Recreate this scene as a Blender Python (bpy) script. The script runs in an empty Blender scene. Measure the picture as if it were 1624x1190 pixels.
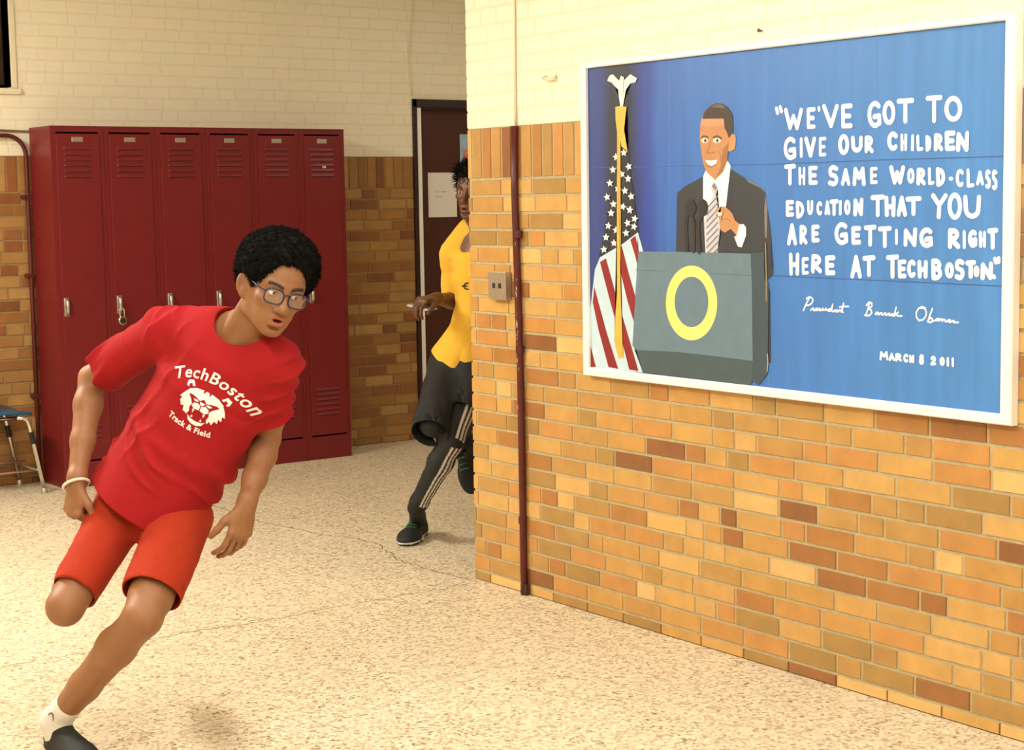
import bpy, bmesh, math, random
import numpy as np
from mathutils import Vector, Matrix
from mathutils.bvhtree import BVHTree

random.seed(7)
rng = np.random.RandomState(11)
SC = bpy.context.scene
COL = SC.collection

# ---------------------------------------------------------------- camera
F_PX, CX, CY = 2691.8, 812.0, 595.0
PITCH, ROLL, HEAD = 0.1033, -0.0156, 0.6262
CAM = np.array([-3.9270, -5.7122, 1.5664])
_fw = np.array([math.sin(HEAD) * math.cos(PITCH), math.cos(HEAD) * math.cos(PITCH), -math.sin(PITCH)])
_r0 = np.array([math.cos(HEAD), -math.sin(HEAD), 0.0])
_u0 = np.cross(_r0, _fw)
_rt = math.cos(ROLL) * _r0 + math.sin(ROLL) * _u0
_up = -math.sin(ROLL) * _r0 + math.cos(ROLL) * _u0
cd = bpy.data.cameras.new('camera')
cd.sensor_width = 36.0
cd.sensor_fit = 'HORIZONTAL'
cd.lens = F_PX / 1624.0 * 36.0
cam = bpy.data.objects.new('camera', cd)
COL.objects.link(cam)
cam.matrix_world = Matrix(((_rt[0], _up[0], -_fw[0], CAM[0]), (_rt[1], _up[1], -_fw[1], CAM[1]),
                           (_rt[2], _up[2], -_fw[2], CAM[2]), (0, 0, 0, 1)))
SC.camera = cam


def ray(x, y):
    return _fw + _rt * ((x - CX) / F_PX) - _up * ((y - CY) / F_PX)


def at(x, y, d):
    return CAM + d * ray(x, y)


def onX(x, y, X=0.0):
    d = ray(x, y)
    return CAM + d * ((X - CAM[0]) / d[0])


def onY(x, y, Y):
    d = ray(x, y)
    return CAM + d * ((Y - CAM[1]) / d[1])


def onZ(x, y, Z=0.0):
    d = ray(x, y)
    return CAM + d * ((Z - CAM[2]) / d[2])


# ---------------------------------------------------------------- world, exposure, ceiling lamps
SC.view_settings.view_transform = 'Standard'
SC.view_settings.look = 'None'
SC.view_settings.gamma = 1.0
SC.view_settings.exposure = 0.56
SC.view_settings.use_curve_mapping = False
w = bpy.data.worlds.new('world')
SC.world = w
w.use_nodes = True
w.node_tree.nodes['Background'].inputs[0].default_value = (1.0, 0.93, 0.82, 1)
w.node_tree.nodes['Background'].inputs[1].default_value = 0.15
CEIL = 3.15
# (x, y, watts): fluorescent fixtures along the hall ceiling, outside the frame
LAMPS = [(-1.25, -4.35, 23), (-1.7, -1.9, 14), (-3.3, -2.6, 27), (-3.6, -5.2, 32), (-3.2, 1.5, 112), (2.8, 1.6, 10)]

# ---------------------------------------------------------------- helpers


def link(o):
    COL.objects.link(o)
    return o


def tag(o, label=None, cat=None, group=None, kind=None):
    if label: o['label'] = label
    if cat: o['category'] = cat
    if group: o['group'] = group
    if kind: o['kind'] = kind
    return o


def empty(name, loc=(0, 0, 0)):
    o = bpy.data.objects.new(name, None)
    o.location = Vector([float(v) for v in loc])
    o.empty_display_size = 0.1
    return link(o)


def mesh_obj(name, verts, faces, mats, parent=None, fmat=None, smooth=False, colors=None):
    me = bpy.data.meshes.new(name)
    off = Vector((0, 0, 0))
    if parent is not None:
        q = parent
        while q is not None:
            off += Vector(q.location)
            q = q.parent
    vs = [(float(v[0]) - off.x, float(v[1]) - off.y, float(v[2]) - off.z) for v in verts]
    me.from_pydata(vs, [], [tuple(int(i) for i in f) for f in faces])
    if not isinstance(mats, (list, tuple)): mats = [mats]
    for m in mats: me.materials.append(m)
    if fmat is not None:
        me.polygons.foreach_set('material_index', np.array(fmat, dtype=np.int32))
    if smooth:
        me.polygons.foreach_set('use_smooth', np.ones(len(me.polygons), dtype=bool))
    if colors is not None:
        a = me.color_attributes.new('tint', 'FLOAT_COLOR', 'POINT')
        c = np.ones((len(verts), 4), dtype=np.float32)
        c[:, :3] = np.array(colors)
        a.data.foreach_set('color', c.ravel())
    me.update()
    o = bpy.data.objects.new(name, me)
    link(o)
    if parent is not None: o.parent = parent
    return o


class MB:
    """collects shapes that end up as one mesh"""

    def __init__(self):
        self.v, self.f, self.m = [], [], []

    def add(self, vs, fs, mi=0):
        n = len(self.v)
        self.v += [tuple(map(float, q)) for q in vs]
        self.f += [tuple(i + n for i in f) for f in fs]
        self.m += [mi] * len(fs)

    def box(self, a, b, mi=0, bev=0.0):
        x0, y0, z0 = [min(p, q) for p, q in zip(a, b)]
        x1, y1, z1 = [max(p, q) for p, q in zip(a, b)]
        if bev <= 0:
            vs = [(x0, y0, z0), (x1, y0, z0), (x1, y1, z0), (x0, y1, z0), (x0, y0, z1), (x1, y0, z1), (x1, y1, z1), (x0, y1, z1)]
            fs = [(0, 3, 2, 1), (4, 5, 6, 7), (0, 1, 5, 4), (1, 2, 6, 5), (2, 3, 7, 6), (3, 0, 4, 7)]
            self.add(vs, fs, mi)
            return
        bm = bmesh.new()
        bmesh.ops.create_cube(bm, size=1)
        for v in bm.verts:
            v.co = Vector(((x0 + x1) / 2 + v.co.x * (x1 - x0), (y0 + y1) / 2 + v.co.y * (y1 - y0), (z0 + z1) / 2 + v.co.z * (z1 - z0)))
        bmesh.ops.bevel(bm, geom=bm.edges[:], offset=bev, segments=2, affect='EDGES', profile=0.6)
        bm.verts.index_update()
        self.add([v.co[:] for v in bm.verts], [tuple(v.index for v in f.verts) for f in bm.faces], mi)
        bm.free()

    def tube(self, pts, r, n=10, mi=0, closed=False, cap=True):
        P = [np.array(p, float) for p in pts]
        m = len(P)
        rs = r if hasattr(r, '__len__') else [r] * m
        T = []
        for i in range(m):
            if closed: t = P[(i + 1) % m] - P[i - 1]
            else: t = P[min(i + 1, m - 1)] - P[max(i - 1, 0)]
            T.append(t / (np.linalg.norm(t) + 1e-12))
        nrm = np.cross(T[0], [0.31, 0.22, 0.92])
        if np.linalg.norm(nrm) < 1e-3: nrm = np.cross(T[0], [1, 0, 0])
        nrm /= np.linalg.norm(nrm)
        vs = []
        for i in range(m):
            nrm = nrm - T[i] * (nrm @ T[i])
            nrm /= np.linalg.norm(nrm)
            b = np.cross(T[i], nrm)
            for k in range(n):
                a = 2 * math.pi * k / n
                vs.append(P[i] + rs[i] * (math.cos(a) * nrm + math.sin(a) * b))
        fs = []
        for i in range(m if closed else m - 1):
            j = (i + 1) % m
            for k in range(n):
                fs.append((i * n + k, i * n + (k + 1) % n, j * n + (k + 1) % n, j * n + k))
        if not closed and cap:
            fs.append(tuple(range(n - 1, -1, -1)))
            fs.append(tuple((m - 1) * n + k for k in range(n)))
        self.add(vs, fs, mi)

    def build(self, name, mats, parent=None, smooth=False):
        return mesh_obj(name, self.v, self.f, mats, parent, self.m, smooth)


def arc(c, r, a0, a1, ex, ey, n=8):
    c, ex, ey = np.array(c, float), np.array(ex, float), np.array(ey, float)
    return [c + r * (math.cos(a) * ex + math.sin(a) * ey) for a in np.linspace(a0, a1, n)]


def lin(c):
    """sRGB 0-255 to linear"""
    out = []
    for v in c[:3]:
        v = v / 255.0
        out.append(v / 12.92 if v <= 0.04045 else ((v + 0.055) / 1.055) ** 2.4)
    return tuple(out)


def mat(name, c, rough=0.5, metal=0.0, noise=0.0, nscale=30.0, bump=0.0, bscale=200.0, spec=0.5, attr=False, sheen=0.0, stretch=None):
    m = bpy.data.materials.new(name)
    m.use_nodes = True
    nt = m.node_tree
    b = nt.nodes['Principled BSDF']
    l = lin(c)
    b.inputs['Base Color'].default_value = (*l, 1)
    b.inputs['Roughness'].default_value = rough
    b.inputs['Metallic'].default_value = metal
    b.inputs['Specular IOR Level'].default_value = spec
    if sheen: b.inputs['Sheen Weight'].default_value = sheen
    tc = nt.nodes.new('ShaderNodeTexCoord')
    src = tc.outputs['Object']
    if stretch:
        mp = nt.nodes.new('ShaderNodeMapping')
        mp.inputs['Scale'].default_value = stretch
        nt.links.new(src, mp.inputs[0])
        src = mp.outputs[0]
    cur = None
    if attr:
        a = nt.nodes.new('ShaderNodeAttribute')
        a.attribute_name = 'tint'
        cur = a.outputs['Color']
    if noise > 0:
        n = nt.nodes.new('ShaderNodeTexNoise')
        n.inputs['Scale'].default_value = nscale
        n.inputs['Detail'].default_value = 4
        nt.links.new(src, n.inputs['Vector'])
        mr = nt.nodes.new('ShaderNodeMapRange')
        mr.inputs[1].default_value = 0.25
        mr.inputs[2].default_value = 0.75
        mr.inputs[3].default_value = 1 - noise
        mr.inputs[4].default_value = 1 + noise
        nt.links.new(n.outputs['Fac'], mr.inputs[0])
        mx = nt.nodes.new('ShaderNodeVectorMath')
        mx.operation = 'SCALE'
        if cur is not None: nt.links.new(cur, mx.inputs[0])
        else: mx.inputs[0].default_value = l
        nt.links.new(mr.outputs[0], mx.inputs['Scale'])
        cur = mx.outputs[0]
    if cur is not None: nt.links.new(cur, b.inputs['Base Color'])
    if bump > 0:
        n2 = nt.nodes.new('ShaderNodeTexNoise')
        n2.inputs['Scale'].default_value = bscale
        n2.inputs['Detail'].default_value = 3
        nt.links.new(src, n2.inputs['Vector'])
        bp = nt.nodes.new('ShaderNodeBump')
        bp.inputs['Strength'].default_value = bump
        bp.inputs['Distance'].default_value = 0.004
        nt.links.new(n2.outputs['Fac'], bp.inputs['Height'])
        nt.links.new(bp.outputs[0], b.inputs['Normal'])
    return m


M_BRICK = mat('glazed_brick', (200, 150, 80), 0.38, noise=0.13, nscale=11, bump=0.12, bscale=60, attr=True)
M_DARKJOINT = mat('dark_floor_joint', (92, 68, 42), 0.9, noise=0.2, nscale=30)
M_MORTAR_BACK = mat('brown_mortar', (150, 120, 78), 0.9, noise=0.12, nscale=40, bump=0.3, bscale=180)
M_MORTAR = mat('mortar', (182, 166, 128), 0.9, noise=0.12, nscale=40, bump=0.3, bscale=180)
M_PAINTBRICK = mat('cream_painted_brick', (236, 226, 196), 0.45, noise=0.025, nscale=6, bump=0.25, bscale=45, attr=True)
M_PAINTMORTAR = mat('cream_painted_joint', (232, 221, 190), 0.5, noise=0.03, nscale=9)
M_CEIL = mat('ceiling_paint', (240, 235, 222), 0.8, noise=0.02)
M_PLAIN = mat('plain_cream_paint', (232, 222, 192), 0.6, noise=0.02, nscale=5)
M_RED = mat('red_locker_enamel', (112, 20, 26), 0.42, noise=0.04, nscale=9, bump=0.06, bscale=25)
M_DARKRED = mat('louvre_slot_shade', (60, 10, 12), 0.6)
M_STEEL = mat('worn_steel', (190, 184, 170), 0.35, metal=0.85, noise=0.1, nscale=60)
M_CHROME = mat('chrome', (225, 222, 215), 0.15, metal=1.0)
M_BLACK = mat('black_rubber', (22, 22, 22), 0.6)
M_MAROON = mat('maroon_pipe_paint', (84, 22, 18), 0.4, noise=0.2, nscale=40, bump=0.1, bscale=80)
M_CHIP = mat('bare_chipped_paint', (206, 190, 170), 0.6)
M_WHITEWOOD = mat('white_frame_paint', (246, 244, 236), 0.4, noise=0.015, nscale=12)
M_DOOR = mat('brown_door_paint', (70, 30, 22), 0.45, noise=0.08, nscale=8)
M_DOORFRAME = mat('dark_brown_frame', (46, 20, 15), 0.5, noise=0.1, nscale=20)
M_PAPER = mat('white_paper', (232, 228, 218), 0.8)
M_INK = mat('dark_ink', (50, 46, 44), 0.8)
M_WINDARK = mat('dark_window_wood', (58, 38, 22), 0.5, noise=0.15, nscale=14)
M_BLUEPLASTIC = mat('blue_plastic', (22, 84, 122), 0.35, noise=0.03)
M_WHITE = mat('white_paint', (250, 250, 248), 0.5)


# ---------------------------------------------------------------- terrazzo floor
def terrazzo():
    m = bpy.data.materials.new('terrazzo')
    m.use_nodes = True
    nt = m.node_tree
    N = nt.nodes.new
    b = nt.nodes['Principled BSDF']
    b.inputs['Roughness'].default_value = 0.42
    tc = N('ShaderNodeTexCoord')

    def vor(scale, lo, hi):
        v = N('ShaderNodeTexVoronoi')
        v.inputs['Scale'].default_value = scale
        v.inputs['Randomness'].default_value = 1
        nt.links.new(tc.outputs['Object'], v.inputs['Vector'])
        return v
    v1 = vor(78, 0, 0)
    v2 = vor(120, 0, 0)
    r1 = N('ShaderNodeValToRGB')
    e = r1.color_ramp
    e.interpolation = 'CONSTANT'
    stops = [(0.0, (118, 92, 58)), (0.06, (160, 132, 90)), (0.15, (196, 174, 136)), (0.32, (216, 200, 166)), (0.62, (226, 213, 182)), (0.86, (238, 228, 204))]
    while len(e.elements) < len(stops): e.elements.new(0.5)
    for el_, (p, c) in zip(e.elements, stops):
        el_.position = p
        el_.color = (*lin(c), 1)
    sep = N('ShaderNodeSeparateColor')
    nt.links.new(v1.outputs['Color'], sep.inputs[0])
    nt.links.new(sep.outputs[0], r1.inputs[0])
    r2 = N('ShaderNodeValToRGB')
    e = r2.color_ramp
    e.interpolation = 'CONSTANT'
    stops = [(0.0, (112, 84, 50)), (0.07, (176, 146, 100)), (0.16, (222, 208, 176)), (0.6, (232, 220, 192))]
    while len(e.elements) < len(stops): e.elements.new(0.5)
    for el_, (p, c) in zip(e.elements, stops):
        el_.position = p
        el_.color = (*lin(c), 1)
    sep2 = N('ShaderNodeSeparateColor')
    nt.links.new(v2.outputs['Color'], sep2.inputs[0])
    nt.links.new(sep2.outputs[1], r2.inputs[0])
    mix = N('ShaderNodeMix')
    mix.data_type = 'RGBA'
    mix.inputs['Factor'].default_value = 0.5
    nt.links.new(r1.outputs[0], mix.inputs['A'])
    nt.links.new(r2.outputs[0], mix.inputs['B'])
    n = N('ShaderNodeTexNoise')
    n.inputs['Scale'].default_value = 1.3
    n.inputs['Detail'].default_value = 5
    nt.links.new(tc.outputs['Object'], n.inputs['Vector'])
    mr = N('ShaderNodeMapRange')
    mr.inputs[1].default_value = 0.3
    mr.inputs[2].default_value = 0.7
    mr.inputs[3].default_value = 0.94
    mr.inputs[4].default_value = 1.04
    nt.links.new(n.outputs['Fac'], mr.inputs[0])
    sc = N('ShaderNodeVectorMath')
    sc.operation = 'SCALE'
    nt.links.new(mix.outputs['Result'], sc.inputs[0])
    nt.links.new(mr.outputs[0], sc.inputs['Scale'])
    nt.links.new(sc.outputs[0], b.inputs['Base Color'])
    return m


M_TERR = terrazzo()
M_CRACK = mat('dark_floor_crack', (112, 88, 58), 0.9)

# room extents
XL, XR, YN, YB = -6.6, 5.0, -7.6, 3.6514
mb = MB()
mb.box((XL - 0.2, YN - 0.2, -0.12), (XR + 0.2, YB + 0.4, 0.0))
floor = tag(mb.build('floor', M_TERR), kind='structure')


def strip_on_floor(pts, wd, name, parent, m, lift=0.0006):
    P = [np.array(q) for q in pts]
    vs, fs = [], []
    for i, q in enumerate(P):
        t = P[min(i + 1, len(P) - 1)] - P[max(i - 1, 0)]
        t = t / np.linalg.norm(t)
        nrm = np.array([-t[1], t[0], 0])
        ww = wd * (0.6 + 0.7 * rng.rand())
        vs += [q + nrm * ww, q - nrm * ww]
        vs[-1][2] = vs[-2][2] = lift
    for i in range(len(P) - 1): fs.append((2 * i, 2 * i + 1, 2 * i + 3, 2 * i + 2))
    return mesh_obj(name, vs, fs, m, parent)


def wiggle(pix, n=8, amp=0.006):
    out = []
    P = [onZ(*q) for q in pix]
    for a, b in zip(P[:-1], P[1:]):
        for k in range(n):
            q = a + (b - a) * k / n
            out.append(q + np.array([rng.randn() * amp, rng.randn() * amp, 0]))
    out.append(P[-1])
    return out


strip_on_floor(wiggle([(300, 792), (340, 803), (400, 824), (440, 834), (520, 850), (562, 853), (600, 864), (622, 882), (634, 890), (690, 906), (757, 923)]), 0.0028, 'floor_crack', floor, M_CRACK)
strip_on_floor(wiggle([(-20, 1062), (60, 1048), (140, 1036), (250, 1012), (330, 998), (420, 985), (560, 958), (690, 936), (745, 926)]), 0.0020, 'floor_crack', floor, M_CRACK)

mb = MB()
mb.box((XL - 0.2, YN - 0.2, CEIL), (XR + 0.2, YB + 0.4, CEIL + 0.15))
ceiling = tag(mb.build('ceiling', M_CEIL), kind='structure')

# ---------------------------------------------------------------- brick walls
COURSE, BOT, HBR, SOLD = 0.06690, 0.0410, 1.85, 0.2034
JOINT, BL, BH = 0.0095, 0.203, 0.0965
PAL_NEAR = [((206, 162, 94), 3), ((198, 153, 84), 4), ((190, 143, 75), 4), ((181, 138, 75), 4), ((166, 129, 70), 2.6), ((190, 136, 72), 3), ((170, 117, 60), 2), ((152, 100, 52), 1.3), ((214, 174, 108), 2), ((136, 88, 48), 0.4)]
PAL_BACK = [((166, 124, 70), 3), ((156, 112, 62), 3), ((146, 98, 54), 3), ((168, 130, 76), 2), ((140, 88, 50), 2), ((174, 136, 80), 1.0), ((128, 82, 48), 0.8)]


def brick_wall(name, org, ud, nd, u0, u1, ztop, holes, pal, zsplit=HBR, seed=1, backing=0.25, inset=0.005, mortar=None):
    """wall in the plane org + u*ud, z up, facing nd: glazed bricks below zsplit, cream painted bricks above"""
    R = random.Random(seed)
    org, ud, nd = np.array(org, float), np.array(ud, float), np.array(nd, float)
    V, Fc, Mi, C = [], [], [], []
    cols = [lin(c) for c, _ in pal]
    wts = [q for _, q in pal]

    def clear(a, b, z0, z1):
        return not any(a < h[1] and b > h[0] and z0 < h[3] and z1 > h[2] for h in holes)

    def brick(a, b, z0, z1, col, mi, dep, ch):
        a, b, z0, z1 = max(a, u0), min(b, u1), z0, min(z1, ztop)
        if b - a < 0.012 or z1 - z0 < 0.01: return
        for h in holes:                                   # trim against openings
            if a < h[1] and b > h[0] and z0 < h[3] and z1 > h[2]:
                if a < h[0] - 0.015: brick(a, h[0], z0, z1, col, mi, dep, ch)
                if b > h[1] + 0.015: brick(h[1], b, z0, z1, col, mi, dep, ch)
                return
        n = len(V)
        for (uu, zz, o) in ((a, z0, -dep), (b, z0, -dep), (b, z1, -dep), (a, z1, -dep), (a + ch, z0 + ch, 0), (b - ch, z0 + ch, 0), (b - ch, z1 - ch, 0), (a + ch, z1 - ch, 0)):
            V.append(org + ud * uu + nd * o + np.array([0, 0, zz]))
            C.append(col)
        Fc.extend([(n + 4, n + 5, n + 6, n + 7), (n, n + 1, n + 5, n + 4), (n + 1, n + 2, n + 6, n + 5), (n + 2, n + 3, n + 7, n + 6), (n + 3, n, n + 4, n + 7)])
        Mi.extend([mi] * 5)

    def jit(c):
        k = 1 + R.uniform(-0.06, 0.06)
        return (c[0] * k, c[1] * k * (1 + R.uniform(-0.03, 0.03)), c[2] * k)

    def course(z0, z1, mi, dep, ch, colf):
        u = u0 - R.uniform(0.0, BL)
        while u < u1:
            L = BH if R.random() < 0.27 else BL
            if R.random() < 0.08: L *= R.uniform(0.75, 0.95)
            brick(u + JOINT / 2, u + L + JOINT / 2, z0 + JOINT / 2, z1 - JOINT / 2, colf(), mi, dep, ch)
            u += L + JOINT
    pick = lambda: jit(R.choices(cols, wts)[0])
    pc = lin((238, 230, 206))
    ppick = lambda: tuple(v * (1 + R.uniform(-0.015, 0.01)) for v in pc)
    if zsplit > 0:
        # the lowest course is set in long soaps with dark joints
        u = u0 - 0.1
        while u < u1:
            brick(u, u + BL + 0.005, 0.002, BOT - JOINT / 2, pick(), 0, 0.006, 0.002)
            u += BL + JOINT
        z = BOT
        while z + COURSE <= zsplit - SOLD + 0.01:
            course(z, z + COURSE, 0, 0.005, 0.0018, pick)
            z += COURSE
        u = u0 - 0.03
        while u < u1:
            brick(u, u + COURSE - JOINT, z + JOINT / 2, zsplit - 0.003, pick(), 0, 0.005, 0.0018)
            u += COURSE
    z = max(zsplit, 0)
    while z < ztop:
        course(z, z + COURSE, 2, 0.0011, 0.0016, ppick)
        z += COURSE
    # mortar and painted joints behind, split into cells around the openings
    ua = u0 + inset
    us = sorted({ua, u1, *[min(max(h[k], ua), u1) for h in holes for k in (0, 1)]})
    zs = sorted({0.0, BOT - 0.0055, max(zsplit, 0.0), ztop, *[min(max(h[k], 0), ztop) for h in holes for k in (2, 3)]})
    for a, b in zip(us[:-1], us[1:]):
        for z0, z1 in zip(zs[:-1], zs[1:]):
            if b - a < 1e-6 or z1 - z0 < 1e-6: continue
            if not clear(a + 1e-4, b - 1e-4, z0 + 1e-4, z1 - 1e-4): continue
            low = z1 <= zsplit + 1e-6
            d = 0.004 if low else 0.0008
            n = len(V)
            for oo in (-d, -backing):
                for (uu, zz) in ((a, z0), (b, z0), (b, z1), (a, z1)):
                    V.append(org + ud * uu + nd * oo + np.array([0, 0, zz]))
                    C.append((0.5, 0.5, 0.5))
            Fc.extend([(n, n + 1, n + 2, n + 3), (n + 7, n + 6, n + 5, n + 4), (n, n + 4, n + 5, n + 1), (n + 1, n + 5, n + 6, n + 2), (n + 2, n + 6, n + 7, n + 3), (n + 3, n + 7, n + 4, n)])
            Mi.extend([4 if z1 <= BOT + 1e-6 else 1 if low else 3] * 6)
    o = mesh_obj(name, V, Fc, [M_BRICK, mortar or M_MORTAR, M_PAINTBRICK, M_PAINTMORTAR, M_DARKJOINT], None, Mi, False, C)
    return tag(o, kind='structure')


# the long wall with the painting: plane x = 0, facing -x, from the corner at y = 0 towards the camera
brick_wall('wall_right', (0, 0, 0), (0, -1, 0), (-1, 0, 0), 0.0, -YN, CEIL, [], PAL_NEAR, seed=5)
# its return face into the side corridor (y = 0, facing +y)
brick_wall('wall_corridor', (0, 0, 0), (1, 0, 0), (0, 1, 0), 0.0, XR, CEIL, [], PAL_NEAR, seed=6, backing=0.3)
# far wall behind the lockers
d0, d1 = onY(653, 157, YB), onY(742, 157, YB)
DX0 = float(d0[0])
DZ = float(d0[2])
DX1 = DX0 + 1.02
wn = onY(18, 140, YB)
WX, WZ = float(wn[0]), float(wn[2])
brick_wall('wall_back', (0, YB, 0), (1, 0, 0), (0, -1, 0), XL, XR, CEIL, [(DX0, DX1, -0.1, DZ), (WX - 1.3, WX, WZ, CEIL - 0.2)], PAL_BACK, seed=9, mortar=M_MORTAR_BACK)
for nm, a, b in (('wall_left', (XL - 0.2, YN - 0.2, 0), (XL, YB + 0.4, CEIL)), ('wall_front', (XL - 0.2, YN - 0.2, 0), (0.3, YN, CEIL)), ('wall_end', (XR, -0.3, 0), (XR + 0.2, YB + 0.4, CEIL))):
    q = MB()
    q.box(a, b)
    tag(q.build(nm, M_PLAIN), kind='structure')

# ---------------------------------------------------------------- ceiling lamps (out of the frame)
def glow(strength, c):
    m = bpy.data.materials.new('lamp_diffuser')
    m.use_nodes = True
    b_ = m.node_tree.nodes['Principled BSDF']
    b_.inputs['Base Color'].default_value = (0.9, 0.9, 0.85, 1)
    b_.inputs['Emission Color'].default_value = (*c, 1)
    b_.inputs['Emission Strength'].default_value = strength
    return m


for i, (x, y, wt) in enumerate(LAMPS):
    t = tag(empty('ceiling_lamp', (x, y, CEIL - 0.10)), 'white fluorescent ceiling fixture over the hallway', 'ceiling lamp', 'fluorescent fixtures on the ceiling')
    q = MB()
    q.box((x - 0.2, y - 0.66, CEIL - 0.08), (x + 0.2, y + 0.66, CEIL - 0.001), bev=0.008)
    q.build('housing', M_WHITE, t)
    q = MB()
    q.box((x - 0.17, y - 0.62, CEIL - 0.16), (x + 0.17, y + 0.62, CEIL - 0.079))
    q.build('diffuser', glow(wt * 0.45, (1.0, 0.95, 0.86) if y > 1 else (1.0, 0.985, 0.95)), t)
    ld = bpy.data.lights.new('lamp_light', 'AREA')
    ld.shape = 'RECTANGLE'
    ld.size, ld.size_y = 0.34, 1.24
    ld.energy = wt * 0.45
    ld.color = (1.0, 0.95, 0.86) if y > 1 else (1.0, 0.985, 0.95)
    lo = link(bpy.data.objects.new('lamp_light', ld))
    lo.parent = t
    lo.location = (0, 0, -0.07)

# ---------------------------------------------------------------- back wall: window, door, pipes
q = MB()
wy = YB + 0.10
x0, x1, z0, z1 = WX - 1.3, WX, WZ, CEIL - 0.2
for a, b in (((x0, z0), (x0 + 0.07, z1)), ((x1 - 0.05, z0), (x1, z1)), ((x0, z0), (x1, z0 + 0.03)), ((x0, z1 - 0.05), (x1, z1)), ((x0 + 0.6, z0), (x0 + 0.66, z1))):
    q.box((a[0], wy, a[1]), (b[0], wy + 0.08, b[1]), bev=0.006)
win = tag(q.build('window_1', M_WINDARK), kind='structure')
q = MB()
q.box((x0 + 0.02, wy + 0.03, z0 + 0.02), (x1 - 0.02, wy + 0.045, z1 - 0.02))
M_PANE = mat('dark_window_glass', (26, 20, 14), 0.12)
q.build('pane', M_PANE, win)
# rounded painted reveal: sill and jamb edge
q = MB()
q.box((x0 - 0.06, YB - 0.02, z0 - 0.035), (x1 + 0.055, YB + 0.12, z0), bev=0.012)
q.box((x1 + 0.0, YB - 0.008, z0), (x1 + 0.035, YB + 0.12, z1), bev=0.007)
tag(q.build('trim_1', M_PLAIN), kind='structure')

door = empty('door_1', (DX0, YB, 0))
tag(door, kind='structure')
q = MB()
fr = 0.055
q.box((DX0, YB - 0.015, 0), (DX0 + fr * 0.55, YB + 0.14, DZ), bev=0.004)
q.box((DX1 - fr, YB - 0.015, 0), (DX1, YB + 0.14, DZ), bev=0.004)
q.box((DX0, YB - 0.015, DZ - fr), (DX1, YB + 0.14, DZ), bev=0.004)
q.build('door_frame', M_DOORFRAME, door)
q = MB()
q.box((DX0 + fr * 0.55, YB - 0.008, 0.12), (DX0 + fr * 0.55 + 0.034, YB + 0.10, DZ - fr), bev=0.003)
q.build('door_edge_strip', M_WHITEWOOD, door)
q = MB()
xl = DX0 + fr * 0.55 + 0.036
q.box((xl, YB + 0.05, 0.008), (DX1 - fr, YB + 0.095, DZ - fr - 0.004), bev=0.003)
q.build('door_panel', M_DOOR, door)
q = MB()
q.tube([(DX1 - 0.13, YB + 0.05, 1.0), (DX1 - 0.13, YB + 0.0, 1.0)], 0.012)
q.tube([(DX1 - 0.13, YB + 0.0, 1.0), (DX1 - 0.13, YB - 0.035, 1.0)], [0.03, 0.026], 14)
q.build('door_handle', M_STEEL, door)

# paper notice on the door
DY = YB + 0.05
pa, pb, pc_ = onY(678.5, 274, DY - 0.002), onY(723.5, 274, DY - 0.002), onY(678.5, 345, DY - 0.002)
nt_ = tag(empty('paper_notice', (pa[0], DY, pc_[2])), 'white paper notice with two short lines taped on the brown door', 'notice')
q = MB()
q.box((pa[0], DY - 0.003, pc_[2]), (pb[0], DY - 0.0008, pa[2]))
q.build('sheet', M_PAPER, nt_)


def text_mesh(body, size, align='LEFT', bold=0.0, spacing=1.0):
    cu = bpy.data.curves.new('t', 'FONT')
    cu.body = body
    cu.size = size
    cu.align_x = align
    cu.offset = bold
    cu.space_character = spacing
    cu.resolution_u = 3
    ob = bpy.data.objects.new('t', cu)
    COL.objects.link(ob)
    dg = bpy.context.evaluated_depsgraph_get()
    me = bpy.data.meshes.new_from_object(ob.evaluated_get(dg))
    vs = [(v.co.x, v.co.y) for v in me.vertices]
    fs = [tuple(p.vertices) for p in me.polygons]
    bpy.data.objects.remove(ob)
    bpy.data.curves.remove(cu)
    bpy.data.meshes.remove(me)
    return vs, fs


for dz, words_ in ((0.125, (0.030, 0.052)), (0.158, (0.062,))):
    q = MB()                                              # two short lines of small handwriting, not legible
    xx = pa[0] + 0.058
    for wl in words_:
        pts = []
        for k in range(int(wl / 0.0035)):
            pts.append((xx + k * 0.0035, DY - 0.0036, pa[2] - dz + rng.uniform(-0.0055, 0.0055)))
        q.tube(pts, 0.0009, 4)
        xx += wl + 0.010
    q.build('handwriting', M_INK, nt_)

# small colourful picture taped higher on the door
ca, cb = onY(729, 213, DY - 0.002), onY(750, 258, DY - 0.002)
cp = tag(empty('door_picture', (ca[0], DY, cb[2])), 'small pink and light blue picture taped on the door above the notice', 'picture')
q = MB()
q.box((ca[0], DY - 0.003, cb[2]), (ca[0] + 0.22, DY - 0.0008, ca[2]), 0)
M_PICB = mat('pale_blue_print', (150, 190, 205), 0.6, noise=0.25, nscale=18)
q.build('sheet', M_PICB, cp)
q = MB()
zz = onY(733, 245, DY)[2]
q.box((ca[0] + 0.02, DY - 0.0036, zz - 0.045), (ca[0] + 0.2, DY - 0.003, zz + 0.03), 0)
q.build('pink_band', mat('pink_print', (196, 120, 150), 0.6, noise=0.35, nscale=30), cp)
q = MB()
q.box((ca[0] + 0.03, DY - 0.0042, zz - 0.018), (ca[0] + 0.1, DY - 0.0036, zz + 0.018), 0)
q.build('orange_patch', mat('orange_print', (226, 140, 96), 0.6), cp)

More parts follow.
